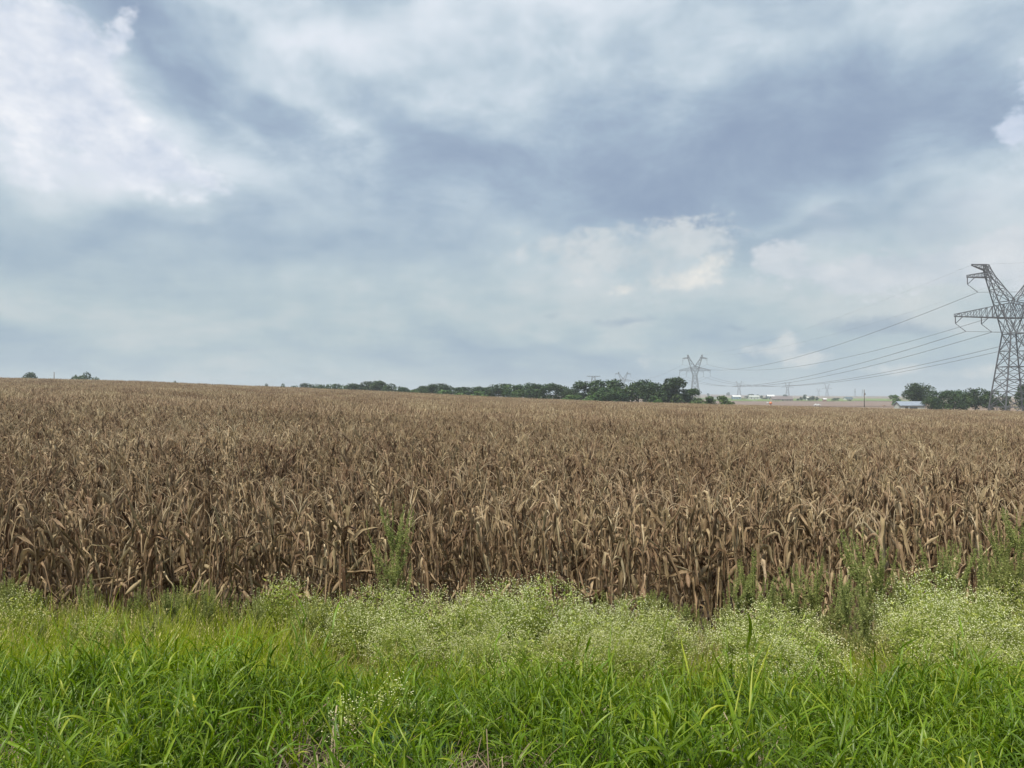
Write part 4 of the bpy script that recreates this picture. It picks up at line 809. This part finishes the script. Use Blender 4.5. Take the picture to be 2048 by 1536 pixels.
house('house', 1424, 1436, 798, 794, 791.8, 1400, 9, M_WHITE, M_BRN, 'white and brown house behind the lone rounded bush')
def pole(px, py_top, d, label, cross=True):
    x = place(px, d); zg = gz(x, d); h = ztop(py_top, d)-zg; e = empty('utility_pole', (x, d, zg)); tag(e, label, 'pole'); link('post', MB().tube([(0, 0, 0), (0.02, 0, h*0.5), (0, 0, h)], [0.24, 0.21, 0.17], 8).mesh('post', M_WOOD), e)
    if cross:
        link('cross_arm', MB().beam((-0.3, -0.9, h-0.6), (0.3, 0.9, h-0.6), 0.16).mesh('pole_arm', M_WOOD, False), e); link('transformer', MB().tube([(0.35, 0, h-2.9), (0.35, 0, h-2.7), (0.35, 0, h-1.9), (0.35, 0, h-1.8)], [0.18, 0.27, 0.27, 0.12], 10).mesh('transformer', M_STEEL), e)
pole(1728.5, 779, 400, 'dark wooden utility pole standing beyond the corn, right of the far pylons')
pole(108, 744, 380, 'thin pole on the left skyline between two tree tops', False)
def vehicle(px, d, paint, label, name='parked_car', cat='car', rz=0.0, raise_=0.0, s=1.0):
    x = place(px, d); e = empty(name, (x, d, gz(x, d)+raise_), rz); e.scale = (s, s, s); tag(e, label, cat)
    prof = [(-2.25, 0.35), (-2.3, 0.8), (-1.5, 0.98), (-0.85, 1.45), (0.75, 1.5), (1.5, 1.02), (2.15, 0.92), (2.25, 0.4)]; mb = MB(); n = len(prof)
    for yy, k in ((-0.88, 1), (0.88, 1)): mb.v += [(q[0], yy*(0.82 if q[1] > 1.2 else 1), q[1]) for q in prof]; mb.t += [0.5]*n
    mb.f = [tuple(range(n))[::-1], tuple(range(n, 2*n))]+[(i, (i+1) % n, n+(i+1) % n, n+i) for i in range(n)]; link('body', mb.mesh('car_body', paint, False), e)
    link('side_window', MB().add([(-1.15, -0.86, 1.0), (1.2, -0.86, 1.0), (0.72, -0.76, 1.4), (-0.8, -0.76, 1.4)], [(0, 1, 2, 3)]).mesh('car_window', M_GLASS, False), e)
    for xx in (-1.4, 1.4):
        for yy in (-0.9, 0.72):
            w_ = link('wheel', MB().tube([(xx, yy, 0.34), (xx, yy+0.06, 0.34), (xx, yy+0.18, 0.34)], [0.30, 0.34, 0.32], 12).mesh('tyre', M_TYRE), e)
vehicle(1634, 490, M_WHITE, 'white car half hidden by the corn edge below the far tree group', s=0.9)
vehicle(1562, 1700, M_WHITE, 'bright white vehicle behind the brown-roofed house, left one', 'parked_van', 'van', s=1.3); vehicle(1567, 1700, M_WHITE, 'bright white vehicle behind the brown-roofed house, right one', 'parked_van', 'van', s=1.3)
vehicle(1768, 470, M_RUST, 'dark low vehicle left of the metal-roofed shed', 'farm_trailer', 'trailer', s=0.5)
vehicle(1536, 700, M_WHITE, 'small white vehicle just above the orange marker', 'parked_car', 'car', R(35), 0.0, 0.65)
d_ = 430; x_ = place(1541, d_); mk = empty('orange_marker', (x_, d_, gz(x_, d_))); mk.scale = (1.45, 1.45, 1.05); tag(mk, 'orange rounded marker standing at the far corn edge below the houses', 'marker')
link('drum', MB().tube([(0, 0, 0.9), (0, 0, 1.2), (0, 0, 1.75), (0, 0, 2.2), (0, 0, 2.38)], [0.30, 0.52, 0.62, 0.45, 0.12], 14).mesh('marker_drum', M_ORANGE), mk); link('stand', MB().tube([(0, 0, 0), (0, 0, 0.5), (0, 0, 0.95)], 0.06, 6).mesh('marker_stand', M_STEEL), mk)

# ------------------------------------------------------------------ haze
hb = MB().box((-8200, -8200, -14), (8200, 8200, 75)); hm, ht = mat_nodes('haze_air'); pv = nn(ht, 'ShaderNodeVolumePrincipled'); pv.inputs['Color'].default_value = (0.86, 0.93, 1.0, 1); pv.inputs['Density'].default_value = 0.00026; pv.inputs['Anisotropy'].default_value = 0.1
ho = nn(ht, 'ShaderNodeOutputMaterial'); ht.links.new(pv.outputs[0], ho.inputs['Volume']); tag(link('haze', hb.mesh('haze', hm, False)), 'pale blue summer haze over the far fields', kind='stuff')
